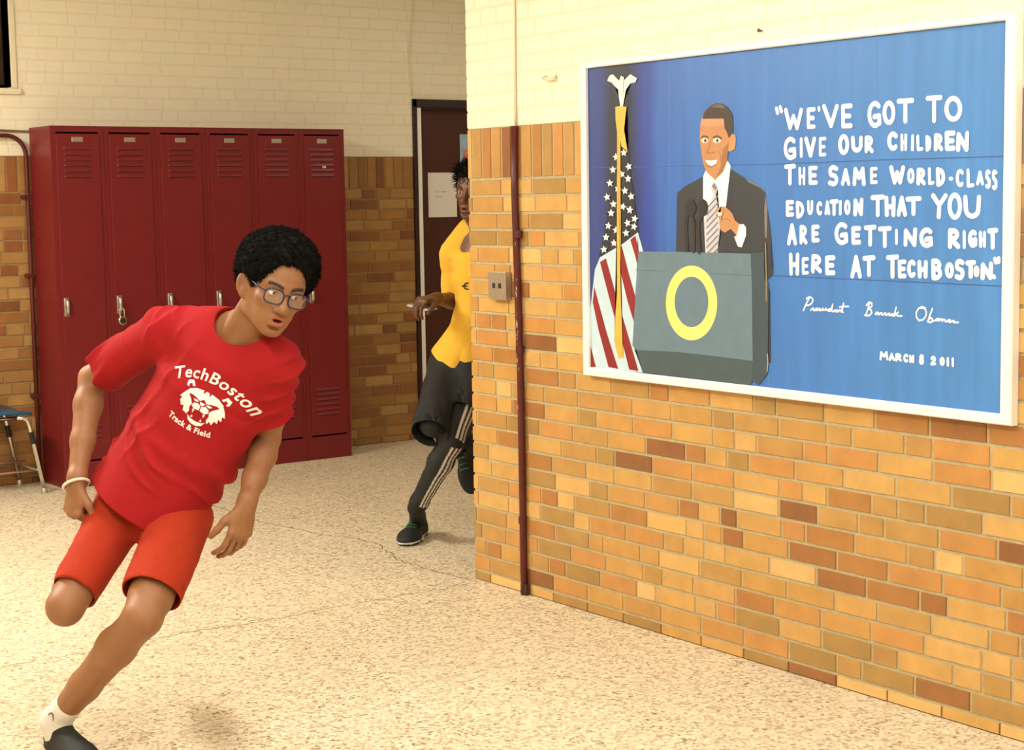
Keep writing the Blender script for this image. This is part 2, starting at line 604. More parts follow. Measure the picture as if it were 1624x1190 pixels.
# conduits on the left by the lockers
c0 = onY(41, 245, YB - 0.03)
cxp = float(c0[0])
zt = float(onY(20, 215, YB - 0.03)[2])
pipe = tag(empty('pipe', (cxp, YB - 0.03, 0)), 'maroon pipe bending down beside the left end of the lockers', 'pipe')
q = MB()
pts = [(XL + 0.1, YB - 0.03, zt), (cxp - 0.3, YB - 0.03, zt)] + arc((cxp - 0.11, YB - 0.03, zt - 0.11), 0.11, math.pi / 2, 0, (1, 0, 0), (0, 0, 1), 9) + [(cxp, YB - 0.03, 1.2), (cxp, YB - 0.03, 0.02)]
q.tube(pts, 0.0125, 12)
q.build('tube', M_MAROON, pipe, True)
for zc in (1.62, 1.18, 0.5):
    q = MB()
    q.box((cxp - 0.03, YB - 0.044, zc - 0.012), (cxp + 0.016, YB - 0.001, zc + 0.012), bev=0.003)
    q.build('clamp', M_MAROON, pipe)
zt2 = float(onY(15, 207, YB - 0.01)[2])
thin = MB()
thin.tube([(XL + 0.1, YB - 0.012, zt2 + 0.004), (cxp - 0.12, YB - 0.012, zt2), (cxp + 0.02, YB - 0.012, zt2 - 0.004), (0.2, YB - 0.012, zt2 - 0.008)], 0.006, 8)
tag(thin.build('wire_conduit', mat('grey_cable', (120, 100, 76), 0.5)), 'thin grey conduit running level on the wall above the maroon pipe', 'conduit')

# thin cable up the cream wall above the door
q = MB()
ptc = [onY(px, py, YB - 0.006) for px, py in ((657, -40), (655, 20), (650, 60), (648, 95), (652, 130), (654, 152))]
q.tube(ptc, 0.0035, 6)
tag(q.build('cable', M_PAINTMORTAR, smooth=True), 'thin painted-over cable running up the cream wall above the door', 'cable')

# ---------------------------------------------------------------- lockers
YF, LXL, LXR, LZ = 3.3078, -0.4819, 1.3635, 2.0034
LW = (LXR - LXL) / 6.0
PL = 0.045                                              # plinth


def locker(i, label):
    x0 = LXL + i * LW
    x1 = x0 + LW
    t = tag(empty('locker', (x0, YF, 0)), label, 'locker', 'row of red lockers')
    q = MB()
    th = 0.012
    q.box((x0 + 0.0006, YF, 0.0), (x0 + th, YB - 0.03, LZ))
    q.box((x1 - th, YF, 0.0), (x1 - 0.0006, YB - 0.03, LZ))
    q.box((x0 + 0.0012, YF + 0.001, LZ - 0.018), (x1 - 0.0012, YB - 0.0305, LZ - 0.0004))
    q.box((x0 + th, YB - 0.045, 0.0), (x1 - th, YB - 0.03, LZ - 0.018))
    q.box((x0 + 0.001, YF - 0.0002, 0.0002), (x0 + 0.032, YF + 0.02, LZ - 0.0008))
    q.box((x1 - 0.032, YF - 0.0002, 0.0002), (x1 - 0.001, YF + 0.02, LZ - 0.0008))
    q.box((x0 + 0.031, YF - 0.0004, 0.0004), (x1 - 0.031, YF + 0.019, 0.140))
    q.box((x0 + 0.031, YF - 0.0004, LZ - 0.032), (x1 - 0.031, YF + 0.019, LZ - 0.0006))
    q.box((x0 + 0.0003, YF - 0.004, LZ - 0.006), (x1 - 0.0003, YF + 0.03, LZ + 0.0006), bev=0.002)
    q.build('body', M_RED, t)
    # door with pressed louvres
    d = MB()
    a, b, z0, z1 = x0 + 0.030, x1 - 0.028, 0.150, LZ - 0.042
    d.box((a, YF - 0.006, z0), (b, YF + 0.012, z1), bev=0.003)
    xc = (a + b) / 2 - 0.004
    for (zlo, n) in ((1.722, 6), (0.272, 6)):
        for k in range(n):
            z = zlo + k * 0.0305
            w2 = 0.079
            # sloping hood: closed wedge
            vs = [(xc - w2, YF - 0.006, z + 0.013), (xc + w2, YF - 0.006, z + 0.013), (xc + w2, YF - 0.006, z), (xc - w2, YF - 0.006, z),
                  (xc - w2 + 0.006, YF - 0.0105, z + 0.001), (xc + w2 - 0.006, YF - 0.0105, z + 0.001)]
            d.add(vs, [(0, 1, 5, 4), (0, 4, 3), (1, 2, 5), (3, 4, 5, 2)], 0)
            d.add([(xc - w2 + 0.004, YF - 0.0064, z - 0.0045), (xc + w2 - 0.004, YF - 0.0064, z - 0.0045), (xc + w2 - 0.004, YF - 0.0064, z + 0.0008), (xc - w2 + 0.004, YF - 0.0064, z + 0.0008)], [(0, 1, 2, 3)], 1)  # flat darker strip: shade under the hood painted onto the solid door
    do = d.build('door', [M_RED, M_DARKRED], t)
    n = MB()
    zc = 1.930
    n.box((xc - 0.033, YF - 0.0085, zc - 0.013), (xc + 0.033, YF - 0.006, zc + 0.013), bev=0.001)
    n.box((xc - 0.026, YF - 0.0105, zc - 0.008), (xc + 0.026, YF - 0.0085, zc + 0.008), bev=0.0008)
    n.build('number_plate', M_STEEL, do)
    h = MB()
    xh, zh = a + 0.022, 1.012
    h.box((xh - 0.014, YF - 0.0095, zh - 0.052), (xh + 0.014, YF - 0.006, zh + 0.05), bev=0.003)
    h.tube([(xh, YF - 0.008, zh + 0.042), (xh, YF - 0.024, zh + 0.03), (xh, YF - 0.026, zh + 0.0), (xh, YF - 0.024, zh - 0.03), (xh, YF - 0.008, zh - 0.042)], [0.008, 0.010, 0.0095, 0.010, 0.008], 10)
    h.build('handle', M_STEEL, do, True)
    return t, xh, zh


LL = ['red metal locker at the left end of the row beside the maroon pipe',
      'second red locker from the left with a padlock on its handle',
      'third red locker from the left, just left of the hair of the running person',
      'fourth red locker from the left, half hidden by the hair of the person in red',
      'fifth red locker from the left, behind the face of the person in red',
      'red metal locker at the right end of the row with a chipped upper vent']
for i in range(6):
    t, xh, zh = locker(i, LL[i])
    if i == 1:
        pz = zh - 0.055
        pk = tag(empty('padlock', (xh + 0.004, YF - 0.03, pz - 0.05)), 'round silver combination padlock hanging on the second locker handle', 'padlock')
        q = MB()
        q.tube([(xh + 0.004 - 0.013, YF - 0.03, pz - 0.02)] + arc((xh + 0.004, YF - 0.03, pz + 0.02), 0.013, math.pi, 0, (1, 0, 0), (0, 0, 1), 8) + [(xh + 0.004 + 0.013, YF - 0.03, pz - 0.02)], 0.0035, 8)
        q.build('shackle', M_CHROME, pk, True)
        q = MB()
        q.tube([(xh + 0.004, YF - 0.020, pz - 0.036), (xh + 0.004, YF - 0.022, pz - 0.036), (xh + 0.004, YF - 0.038, pz - 0.036), (xh + 0.004, YF - 0.040, pz - 0.036)], [0.022, 0.0245, 0.0245, 0.022], 24)
        q.build('body', M_CHROME, pk)
        q = MB()
        q.tube([(xh + 0.004, YF - 0.040, pz - 0.036), (xh + 0.004, YF - 0.046, pz - 0.036)], [0.017, 0.015], 24)
        q.build('dial', M_BLACK, pk)
    if i == 5:
        q = MB()
        s = onY(514, 265, YF - 0.012)
        q.box((s[0] - 0.012, YF - 0.0145, s[2] - 0.007), (s[0] + 0.012, YF - 0.0122, s[2] + 0.007), bev=0.0008)
        q.build('bare_chip', M_CHIP, [c for c in t.children if c.name.startswith('door')][0])

# ---------------------------------------------------------------- school chair at the left edge
ch_r = onZ(72, 783)
CHX, CHY = float(ch_r[0]), float(ch_r[1])
chair = tag(empty('school_chair', (CHX - 0.25, CHY + 0.2, 0)), 'blue plastic school chair with chrome legs standing left of the lockers', 'chair')
sx0, sx1 = CHX - 0.50, CHX - 0.035                     # seat spans x, faces the right-hand end
sy0, sy1 = CHY - 0.0, CHY + 0.40
q = MB()
SH = 0.455
nx, ny = 12, 10
vs, fs = [], []
for lay in (0, 1):
    for i in range(nx + 1):
        for j in range(ny + 1):
            u_, v_ = i / nx, j / ny
            e = 1 - 0.08 * (2 * v_ - 1) ** 4
            x = sx0 + (sx1 - sx0) * (0.5 + (u_ - 0.5) * (1 - 0.06 * (2 * v_ - 1) ** 4))
            y = sy0 + (sy1 - sy0) * (0.5 + (v_ - 0.5) * (1 - 0.10 * (2 * u_ - 1) ** 4))
            z = SH + 0.012 * (2 * v_ - 1) ** 2 - 0.03 * max(0, u_ - 0.75) ** 1.5 * 4 - lay * 0.018
            vs.append((x, y, z))
ix = lambda l, i, j: l * (nx + 1) * (ny + 1) + i * (ny + 1) + j
for i in range(nx):
    for j in range(ny):
        fs.append((ix(0, i, j), ix(0, i + 1, j), ix(0, i + 1, j + 1), ix(0, i, j + 1)))
        fs.append((ix(1, i, j), ix(1, i, j + 1), ix(1, i + 1, j + 1), ix(1, i + 1, j)))
for i in range(nx):
    fs.append((ix(0, i, 0), ix(1, i, 0), ix(1, i + 1, 0), ix(0, i + 1, 0)))
    fs.append((ix(0, i, ny), ix(0, i + 1, ny), ix(1, i + 1, ny), ix(1, i, ny)))
for j in range(ny):
    fs.append((ix(0, 0, j), ix(0, 0, j + 1), ix(1, 0, j + 1), ix(1, 0, j)))
    fs.append((ix(0, nx, j), ix(1, nx, j), ix(1, nx, j + 1), ix(0, nx, j + 1)))
q.add(vs, fs)
q.build('seat', M_BLUEPLASTIC, chair, True)
q = MB()
bxp = sx0 + 0.085
for lay in (0,):
    vs, fs = [], []
    n1, n2 = 10, 10
    for l in (0, 1):
        for i in range(n1 + 1):
            for j in range(n2 + 1):
                v_ = (i / n1) * 2 - 1
                w_ = (j / n2) * 2 - 1
                y = (sy0 + sy1) / 2 + v_ * 0.20 * (1 - 0.12 * w_ ** 4)
                z = 0.71 + w_ * 0.115 * (1 - 0.12 * v_ ** 4)
                x = bxp - 0.06 * (1 - v_ * v_) * 0.5 - 0.05 * (w_ * 0.5) + (0.016 if l else 0)
                vs.append((x, y, z))
    jx = lambda l, i, j: l * (n1 + 1) * (n2 + 1) + i * (n2 + 1) + j
    for i in range(n1):
        for j in range(n2):
            fs.append((jx(0, i, j), jx(0, i, j + 1), jx(0, i + 1, j + 1), jx(0, i + 1, j)))
            fs.append((jx(1, i, j), jx(1, i + 1, j), jx(1, i + 1, j + 1), jx(1, i, j + 1)))
    for i in range(n1):
        fs.append((jx(0, i, 0), jx(0, i + 1, 0), jx(1, i + 1, 0), jx(1, i, 0)))
        fs.append((jx(0, i, n2), jx(1, i, n2), jx(1, i + 1, n2), jx(0, i + 1, n2)))
    for j in range(n2):
        fs.append((jx(0, 0, j), jx(1, 0, j), jx(1, 0, j + 1), jx(0, 0, j + 1)))
        fs.append((jx(0, n1, j), jx(0, n1, j + 1), jx(1, n1, j + 1), jx(1, n1, j)))
    q.add(vs, fs)
q.build('backrest', M_BLUEPLASTIC, chair, True)
for (xa, xb, y, nm) in ((sx1 - 0.10, CHX, sy0 + 0.015, 'leg'), (sx1 - 0.10, CHX - 0.005, sy1 - 0.015, 'leg'), (sx0 + 0.10, sx0 - 0.02, sy0 + 0.015, 'leg'), (sx0 + 0.10, sx0 - 0.02, sy1 - 0.015, 'leg')):
    q = MB()
    sgn = 1 if xb > xa else -1
    pts = [(xa, y, SH - 0.028), (xa + sgn * 0.035, y, SH - 0.030), (xa + sgn * 0.058, y, SH - 0.045), (xa + sgn * 0.068, y, SH - 0.075), (xb, y, 0.02)]
    q.tube(pts, 0.0115, 12)
    lg = q.build(nm, M_CHROME, chair, True)
    q = MB()
    q.tube([(xb, y, 0.03), (xb, y, 0.012), (xb, y, 0.0)], [0.0125, 0.017, 0.017], 12)
    q.build('foot', M_STEEL, lg)
    if xb > xa:
        q = MB()
        a = np.array(pts[3])
        b = np.array(pts[4])
        q.tube([a + (b - a) * 0.10, a + (b - a) * 0.28], 0.0145, 12)
        q.build('black_sleeve', M_BLACK, lg)
for y in (sy0 + 0.03, sy1 - 0.03):
    q = MB()
    q.tube([(sx1 - 0.09, y, SH - 0.03), (sx0 + 0.10, y, SH - 0.03), (sx0 + 0.05, y, SH - 0.02), (sx0 + 0.025, y + (0.02 if y < (sy0 + sy1) / 2 else -0.02), 0.52), (sx0 + 0.01, y, 0.66), (sx0 + 0.0, y, 0.76)], 0.010, 10)
    q.build('seat_frame', M_CHROME, chair, True)
q = MB()
for z, y in ((0.13, sy0 + 0.03), (0.13, sy1 - 0.03), (0.16, (sy0 + sy1) / 2)):
    q.tube([(sx0 + 0.0, y, z), (CHX - 0.03, y, z)], 0.005, 8)
q.tube([(CHX - 0.03, sy0 + 0.02, 0.13), (CHX - 0.03, sy1 - 0.02, 0.13)], 0.005, 8)
q.build('book_rack', M_STEEL, chair, True)

# ---------------------------------------------------------------- things fixed to the near wall
pb0, pt0 = onX(838, 945), onX(819.5, 197)
PY = float((pb0[1] + pt0[1]) / 2)
wp = tag(empty('pipe', (-0.014, PY, 0)), 'dark maroon painted pipe with chipped paint running up the brick wall near the corner', 'pipe')
q = MB()
q.tube([(-0.015, float(pb0[1]) + 0.004, 0.0), (-0.014, float(pb0[1]) + 0.010, 0.10), (-0.013, PY - 0.004, 0.30), (-0.013, PY - 0.002, 0.9), (-0.013, float(pt0[1]) + 0.003, 1.6), (-0.013, float(pt0[1]), HBR - 0.002)], 0.0140, 12)
wtube = q
for zc in (0.30, 0.98, 1.43):
    q = MB()
    q.tube([(-0.013, PY - 0.002, zc - 0.014), (-0.013, PY - 0.002, zc + 0.014)], 0.0172, 12)
    q.build('coupling', M_MAROON, wp)
q = wtube
for k in range(34):
    zc = rng.uniform(1.0, 1.42) if k < 26 else rng.uniform(0.75, 1.0)
    a = rng.uniform(-0.5, 0.9)
    s = rng.uniform(0.002, 0.0075)
    cen = np.array([-0.013 - 0.0144 * math.cos(a), PY - 0.002 + 0.0144 * math.sin(a), zc])
    tx = np.array([math.sin(a), math.cos(a), 0])
    vs = [cen + tx * 0.35 * s * math.cos(t) + np.array([0, 0, 1]) * s * 1.5 * math.sin(t) * rng.uniform(0.7, 1.2) for t in np.linspace(0, 2 * math.pi, 7)[:-1]]
    q.add(vs, [tuple(range(6))], 1)
q.build('tube', [M_MAROON, M_CHIP], wp, True)
q = MB()
q.box((-0.024, float(pb0[1]) - 0.016, 0.0), (-0.002, float(pb0[1]) + 0.022, 0.045), bev=0.004)
q.build('floor_flange', mat('dark_dirty_grout', (66, 44, 26), 0.9, noise=0.3), wp)
q = MB()
ptop = onX(820.5, 2)
q.tube([(-0.006, float(pt0[1]) + 0.001, HBR - 0.004), (-0.006, float(pt0[1]), 2.1), (-0.006, float(ptop[1]), CEIL)], 0.0045, 8)
q.build('upper_conduit', M_PAINTMORTAR, wp, True)

# stainless double outlet plate
oa, ob_, oc = onX(783.5, 430), onX(811, 430), onX(783.5, 474)
outl = tag(empty('outlet_box', (-0.01, float((oa[1] + ob_[1]) / 2), float(oc[2]))), 'small steel outlet box with two dark slots on the brick wall', 'outlet')
oy = float((oa[1] + ob_[1]) / 2)
ow = abs(float(oa[1] - ob_[1])) / 2
oz0, oz1 = float(oc[2]), float(oa[2])
q = MB()
q.box((-0.030, oy - ow, oz0), (0.0, oy + ow, oz1), bev=0.003)
q.build('plate', M_STEEL, outl)
for s in (-1, 1):
    q = MB()
    c = oy + s * ow * 0.34
    zc = oz0 + (oz1 - oz0) * 0.5
    q.box((-0.0315, c - 0.009, zc - 0.010), (-0.0295, c + 0.009, zc + 0.010), bev=0.0008)
    q.build('slot', M_BLACK, outl)
# old bracket and a nail in the cream wall
ha = onX(866, 122)
hb = onX(884, 125)
q = MB()
for px, py, r in ((866, 122, 0.007), (875, 126, 0.006), (882, 121, 0.006)):
    c = onX(px, py)
    q.tube([(0.0, c[1], c[2]), (-0.018, c[1], c[2] - 0.004)], [r, r * 0.7], 8)
q.tube([(-0.012, ha[1], ha[2] - 0.004), (-0.014, (ha[1] + hb[1]) / 2, ha[2] - 0.014), (-0.012, hb[1], hb[2])], 0.005, 8)
tag(q.build('wall_bracket', M_PAINTMORTAR, smooth=True), 'small painted-over bracket stub on the cream wall left of the painting', 'bracket')
c = onX(1208, 49)
q = MB()
q.tube([(0.0, c[1], c[2]), (-0.012, c[1], c[2] + 0.001), (-0.013, c[1], c[2] + 0.001), (-0.015, c[1], c[2] + 0.001)], [0.003, 0.003, 0.0065, 0.006], 10)
tag(q.build('nail', mat('rusty_nail', (92, 50, 32), 0.6)), 'rusty nail head in the cream wall above the painting', 'nail')
#@@PAINTING@@

# ---------------------------------------------------------------- the big painting
FY1, FY2, FZ1, FZ2 = -0.7780, -2.7083, 0.9102, 2.0557
XP = -0.018                                            # painted surface
it, ib = onX(929.5, 108.5, -0.026), onX(1587, 657, -0.026)
IY1, IY2, IZ1, IZ2 = float(it[1]), float(ib[1]), float(ib[2]), float(it[2])
art = tag(empty('painting', (0, FY1, FZ1)), 'large white-framed blue painting of a man at a lectern beside hand-painted words', 'painting')


def panel_material():
    m = bpy.data.materials.new('painted_blue_panel')
    m.use_nodes = True
    nt = m.node_tree
    N = nt.nodes.new
    b = nt.nodes['Principled BSDF']
    b.inputs['Roughness'].default_value = 0.42
    tc = N('ShaderNodeTexCoord')
    sp = N('ShaderNodeSeparateXYZ')
    nt.links.new(tc.outputs['Generated'], sp.inputs[0])
    n = N('ShaderNodeTexNoise')
    n.inputs['Scale'].default_value = 1.0
    n.inputs['Detail'].default_value = 5
    mp = N('ShaderNodeMapping')
    mp.inputs['Scale'].default_value = (1, 38, 2.2)
    nt.links.new(tc.outputs['Generated'], mp.inputs[0])
    nt.links.new(mp.outputs[0], n.inputs['Vector'])
    # 1 - y so that 0 is the left edge
    inv = N('ShaderNodeMath')
    inv.operation = 'SUBTRACT'
    inv.inputs[0].default_value = 1.0
    nt.links.new(sp.outputs['Y'], inv.inputs[1])
    ad = N('ShaderNodeMath')
    ad.operation = 'MULTIPLY_ADD'
    nt.links.new(n.outputs['Fac'], ad.inputs[0])
    ad.inputs[1].default_value = 0.035
    nt.links.new(inv.outputs[0], ad.inputs[2])
    r = N('ShaderNodeValToRGB')
    e = r.color_ramp
    stops = [(0.0, (50, 70, 138)), (0.045, (46, 64, 130)), (0.075, (36, 42, 60)), (0.130, (30, 35, 54)), (0.150, (36, 54, 118)), (0.185, (36, 68, 156)), (0.215, (48, 96, 178)), (0.30, (52, 108, 186)), (0.45, (56, 114, 190)), (0.60, (64, 122, 194)), (0.8, (68, 128, 196)), (1.0, (74, 134, 200))]
    while len(e.elements) < len(stops): e.elements.new(0.5)
    for el_, (p, c) in zip(e.elements, stops):
        el_.position = min(1, p + 0.0175)
        el_.color = (*lin(c), 1)
    nt.links.new(ad.outputs[0], r.inputs[0])
    mr = N('ShaderNodeMapRange')
    mr.inputs[1].default_value = 0.3
    mr.inputs[2].default_value = 0.7
    mr.inputs[3].default_value = 0.90
    mr.inputs[4].default_value = 1.08
    nt.links.new(n.outputs['Fac'], mr.inputs[0])
    sc = N('ShaderNodeVectorMath')
    sc.operation = 'SCALE'
    nt.links.new(r.outputs[0], sc.inputs[0])
    nt.links.new(mr.outputs[0], sc.inputs['Scale'])
    nt.links.new(sc.outputs[0], b.inputs['Base Color'])
    return m


q = MB()
q.box((XP, IY2 - 0.012, IZ1 - 0.012), (-0.002, IY1 + 0.012, IZ2 + 0.012))
q.build('panel', panel_material(), art)
# mitred frame moulding, one mesh
q = MB()
prof = [(-0.0, 0.0), (-0.030, 0.002), (-0.034, 0.010), (-0.034, None), (-0.029, 1.0), (-0.016, 1.0)]


def ring(x, t):
    a = FY1 + (IY1 - FY1) * t
    b = FY2 + (IY2 - FY2) * t
    c = FZ1 + (IZ1 - FZ1) * t
    d = FZ2 + (IZ2 - FZ2) * t
    return [(x, a, c), (x, b, c), (x, b, d), (x, a, d)]


rings = [ring(-0.001, 0.0), ring(-0.028, 0.0), ring(-0.033, 0.12), ring(-0.033, 0.8), ring(-0.029, 1.0), ring(-0.012, 1.0)]
vs = [p for r in rings for p in r]
fs = []
for i in range(len(rings) - 1):
    for k in range(4):
        fs.append((i * 4 + k, i * 4 + (k + 1) % 4, (i + 1) * 4 + (k + 1) % 4, (i + 1) * 4 + k))
q.add(vs, fs)
q.build('frame', M_WHITEWOOD, art)

PAINTS = {}


def paint(c):
    c = tuple(c)
    if c not in PAINTS: PAINTS[c] = mat('paint_%03d' % len(PAINTS), c, 0.5, noise=0.07, nscale=22)
    return PAINTS[c]


def clip_poly(pts):
    """keep painted shapes inside the frame (y,z pairs)"""
    for ax, lim, s in ((0, IY1 + 0.004, 1), (0, IY2 - 0.004, -1), (1, IZ2 + 0.004, 1), (1, IZ1 - 0.004, -1)):
        out = []
        for i in range(len(pts)):
            a, b = pts[i - 1], pts[i]
            ia, ib_ = (lim - a[ax]) * s >= 0, (lim - b[ax]) * s >= 0
            if ia != ib_:
                t = (lim - a[ax]) / (b[ax] - a[ax])
                out.append((a[0] + (b[0] - a[0]) * t, a[1] + (b[1] - a[1]) * t))
            if ib_: out.append(b)
        pts = out
        if not pts: return pts
    return pts


class Paint:
    def __init__(self, base=0.0006):
        self.v, self.f, self.m, self.mats, self.lay = [], [], [], [], base

    def poly(self, pix, c):
        pts = [onX(a, b, XP) for a, b in pix]
        self.flat([(float(p[1]), float(p[2])) for p in pts], c)

    def flat(self, pts, c):
        pts = clip_poly(pts)
        if len(pts) < 3: return
        m = paint(c)
        if m not in self.mats: self.mats.append(m)
        bm = bmesh.new()
        n = len(self.v)
        vsx = [bm.verts.new((XP - self.lay, y, z)) for y, z in pts]
        try:
            f = bm.faces.new(vsx)
        except ValueError:
            bm.free()
            return
        r = bmesh.ops.triangulate(bm, faces=[f])
        bm.verts.index_update()
        self.v += [v.co[:] for v in bm.verts]
        fs = [tuple(n + v.index for v in f.verts) for f in bm.faces]
        self.f += fs
        self.m += [self.mats.index(m)] * len(fs)
        bm.free()
        self.lay += 0.00006

    def ell(self, c, rx, ry, col, n=28, a0=0.0):
        self.poly([(c[0] + rx * math.cos(t) * math.cos(a0) - ry * math.sin(t) * math.sin(a0), c[1] + rx * math.cos(t) * math.sin(a0) + ry * math.sin(t) * math.cos(a0)) for t in np.linspace(0, 2 * math.pi, n + 1)[:-1]], col)

    def stroke(self, pix, wd, col, wob=0.0):
        """brush stroke of width wd metres along a pixel polyline, round ends; sharp corners start a new stroke"""
        P = [onX(a, b, XP) for a, b in pix]
        P = [np.array([p[1], p[2]]) for p in P]
        run = [P[0]]
        for i in range(1, len(P)):
            run.append(P[i])
            if i < len(P) - 1:
                d1, d2 = P[i] - P[i - 1], P[i + 1] - P[i]
                if d1 @ d2 < 0.62 * np.linalg.norm(d1) * np.linalg.norm(d2):
                    self._run(run, wd, col, wob)
                    run = [P[i]]
        self._run(run, wd, col, wob)

    def _run(self, P, wd, col, wob):
        h = wd / 2
        n = len(P)
        m = paint(col)
        if m not in self.mats: self.mats.append(m)
        mi = self.mats.index(m)
        dirs = [(P[i + 1] - P[i]) / (np.linalg.norm(P[i + 1] - P[i]) + 1e-9) for i in range(n - 1)]
        outl, outr = [], []
        loop = n > 8 and np.linalg.norm(P[0] - P[-1]) < 1e-6
        for i in range(n):
            d = dirs[-1] + dirs[0] if loop and i in (0, n - 1) else dirs[0] if i == 0 else dirs[-1] if i == n - 1 else dirs[i - 1] + dirs[i]
            d = d / (np.linalg.norm(d) + 1e-9)
            nn = np.array([-d[1], d[0]])
            hh = h if loop else h * (1 + wob * (rng.rand() - 0.5))
            outl.append(P[i] + nn * hh)
            outr.append(P[i] - nn * hh)
        # one outline: left side, round cap, right side, round cap
        k = len(self.v)
        x = XP - self.lay

        def put(q):
            self.v.append((x, float(q[0]), float(q[1])))
            return len(self.v) - 1
        li = [put(q) for q in outl]
        ri = [put(q) for q in outr]
        for i in range(n - 1):
            self.f.append((li[i], ri[i], ri[i + 1], li[i + 1]))
            self.m.append(mi)
        for e, d, a, b in () if loop else ((0, -dirs[0], ri[0], li[0]), (n - 1, dirs[-1], li[-1], ri[-1])):
            ca = np.array(self.v[a][1:]) - P[e]
            ring_ = [a]
            for t in np.linspace(0, math.pi, 7)[1:-1]:
                ring_.append(put(P[e] + ca * math.cos(t) + d * np.linalg.norm(ca) * math.sin(t)))
            ring_.append(b)
            self.f.append(tuple(ring_))
            self.m.append(mi)
        self.lay += 0.00003

    def build(self, name, parent):
        return mesh_obj(name, self.v, self.f, self.mats, parent, self.m)


def Z(ox, oy, s):
    return lambda pts: [(ox + a / s, oy + b / s) for a, b in pts]


F1, F2 = Z(920, 100, 4.958), Z(920, 330, 4.407)
MZ, LZ_ = Z(1060, 150, 4.407), Z(990, 380, 4.96)

# panel seams
p = Paint(0.0004)
for pl in ([(1061.5, 80), (1062, 250), (1060, 420), (1058, 612)], [(1216, 60), (1217, 300), (1221, 450), (1219, 630)], [(1391, 40), (1392, 250), (1389, 450), (1386, 640)]):
    p.stroke(pl, 0.0022, (92, 132, 190))
for pl in ([(928, 266.5), (1060, 264), (1216, 261), (1392, 254), (1594, 248)], [(928, 427), (1060, 429), (1216, 437), (1392, 445), (1590, 454)]):
    p.stroke(pl, 0.0030, (52, 88, 150))
p.build('panel_seams', art)

# flag on its pole
p = Paint(0.0008)
p.poly([(985, 236), (972, 300), (958, 372), (950, 408), (958, 412), (990, 388), (1014, 370), (1008, 330), (1003, 290), (996, 240)], (34, 36, 50))
p.poly(F2([(140, 345), (105, 430), (90, 560), (70, 720), (62, 1120), (440, 1150), (385, 1000), (375, 800), (400, 420), (442, 300), (405, 170), (300, 250)]), (192, 216, 228))
for s in ([(352, 222), (388, 192), (412, 300), (402, 400), (385, 330)], [(250, 310), (292, 262), (340, 450), (388, 620), (376, 795), (330, 640), (290, 470)],
          [(140, 378), (182, 352), (215, 470), (252, 610), (248, 785), (200, 610)], [(100, 548), (90, 660), (130, 850), (200, 1112), (268, 1125), (190, 880)],
          [(66, 925), (62, 1110), (112, 1112)], [(290, 730), (288, 905), (345, 1130), (410, 1140), (340, 900)]):
    p.poly(F2(s), (136, 24, 28))
stars = F1([(285, 740), (345, 705), (260, 840), (385, 815), (330, 875), (380, 910), (237, 945), (300, 990), (355, 1005), (405, 1050), (215, 1055), (265, 1110), (340, 1130), (395, 1155), (245, 1180)]) + F2([(220, 35), (350, 15), (200, 125), (335, 105), (380, 130), (385, 75), (255, 155), (325, 175), (185, 205), (240, 245), (170, 290)])
for sxp, syp in stars:
    a0 = rng.uniform(-0.3, 0.3)
    p.poly([(sxp + (6.0 if k % 2 == 0 else 2.8) * math.sin(a0 + k * math.pi / 5), syp - (6.6 if k % 2 == 0 else 3.0) * math.cos(a0 + k * math.pi / 5)) for k in range(10)], (238, 236, 226))
p.poly(F1([(296, 500), (322, 500), (322, 1190)]) + F2([(288, 0), (288, 600), (304, 1045), (272, 1052), (243, 930), (250, 760), (262, 600), (262, 0)]), (222, 176, 72))
p.poly(F1([(282, 345), (320, 338), (370, 345), (372, 440), (350, 520), (362, 600), (378, 694), (330, 655), (318, 570), (300, 590), (284, 440)]), (226, 182, 78))
p.poly(F1([(218, 140), (235, 100), (262, 88), (312, 140), (325, 100), (350, 112), (345, 140), (400, 88), (452, 120), (440, 152), (400, 160), (365, 210), (352, 280), (342, 342), (322, 342), (310, 270), (305, 210), (275, 180), (255, 155)]), (232, 230, 222))
p.build('painted_flag', art)

# man in a dark suit behind the lectern
p = Paint(0.0012)
p.poly(MZ([(55, 1110), (62, 690), (112, 645), (245, 572), (330, 600), (435, 520), (540, 585), (645, 640), (682, 690), (692, 790), (708, 880), (722, 1010)]) + LZ_([(1160, 100), (1176, 200), (1172, 280), (1125, 330), (1128, 365), (1150, 410), (1155, 970), (1000, 960), (1000, 105)]), (48, 52, 58))
p.poly(MZ([(682, 690), (692, 790), (690, 1000), (676, 1000), (672, 800)]), (122, 120, 112))
p.poly(MZ([(540, 585), (645, 640), (682, 690), (640, 650), (560, 612)]), (110, 112, 110))
p.poly(MZ([(430, 560), (400, 780), (440, 760), (470, 640)]), (44, 48, 54))
p.poly(MZ([(245, 572), (266, 525), (330, 600), (410, 455), (438, 500), (428, 575), (405, 780), (365, 900), (345, 1105), (262, 1105), (245, 740)]), (238, 240, 242))
p.poly(MZ([(300, 645), (325, 610), (347, 650), (335, 700), (366, 920), (345, 1105), (270, 1105), (254, 900), (312, 705)]), (196, 194, 200))
for k in range(9):
    y = 720 + k * 46
    p.poly(MZ([(268, y + 70), (350, y - 18), (352, y - 6), (268, y + 84)]), (120, 118, 130))
p.poly(MZ([(305, 640), (325, 616), (342, 650), (330, 672)]), (128, 126, 136))
skin = (186, 132, 84)
p.poly(MZ([(425, 320), (445, 272), (472, 285), (476, 320), (468, 380), (430, 402), (415, 380)]), (194, 142, 94))
p.poly(MZ([(240, 150), (228, 200), (222, 300), (232, 400), (246, 480), (272, 545), (330, 596), (385, 540), (415, 460), (428, 330), (432, 250), (395, 165)]), skin)
p.poly(MZ([(238, 165), (230, 215), (300, 225), (395, 215), (395, 165)]), (196, 146, 100))
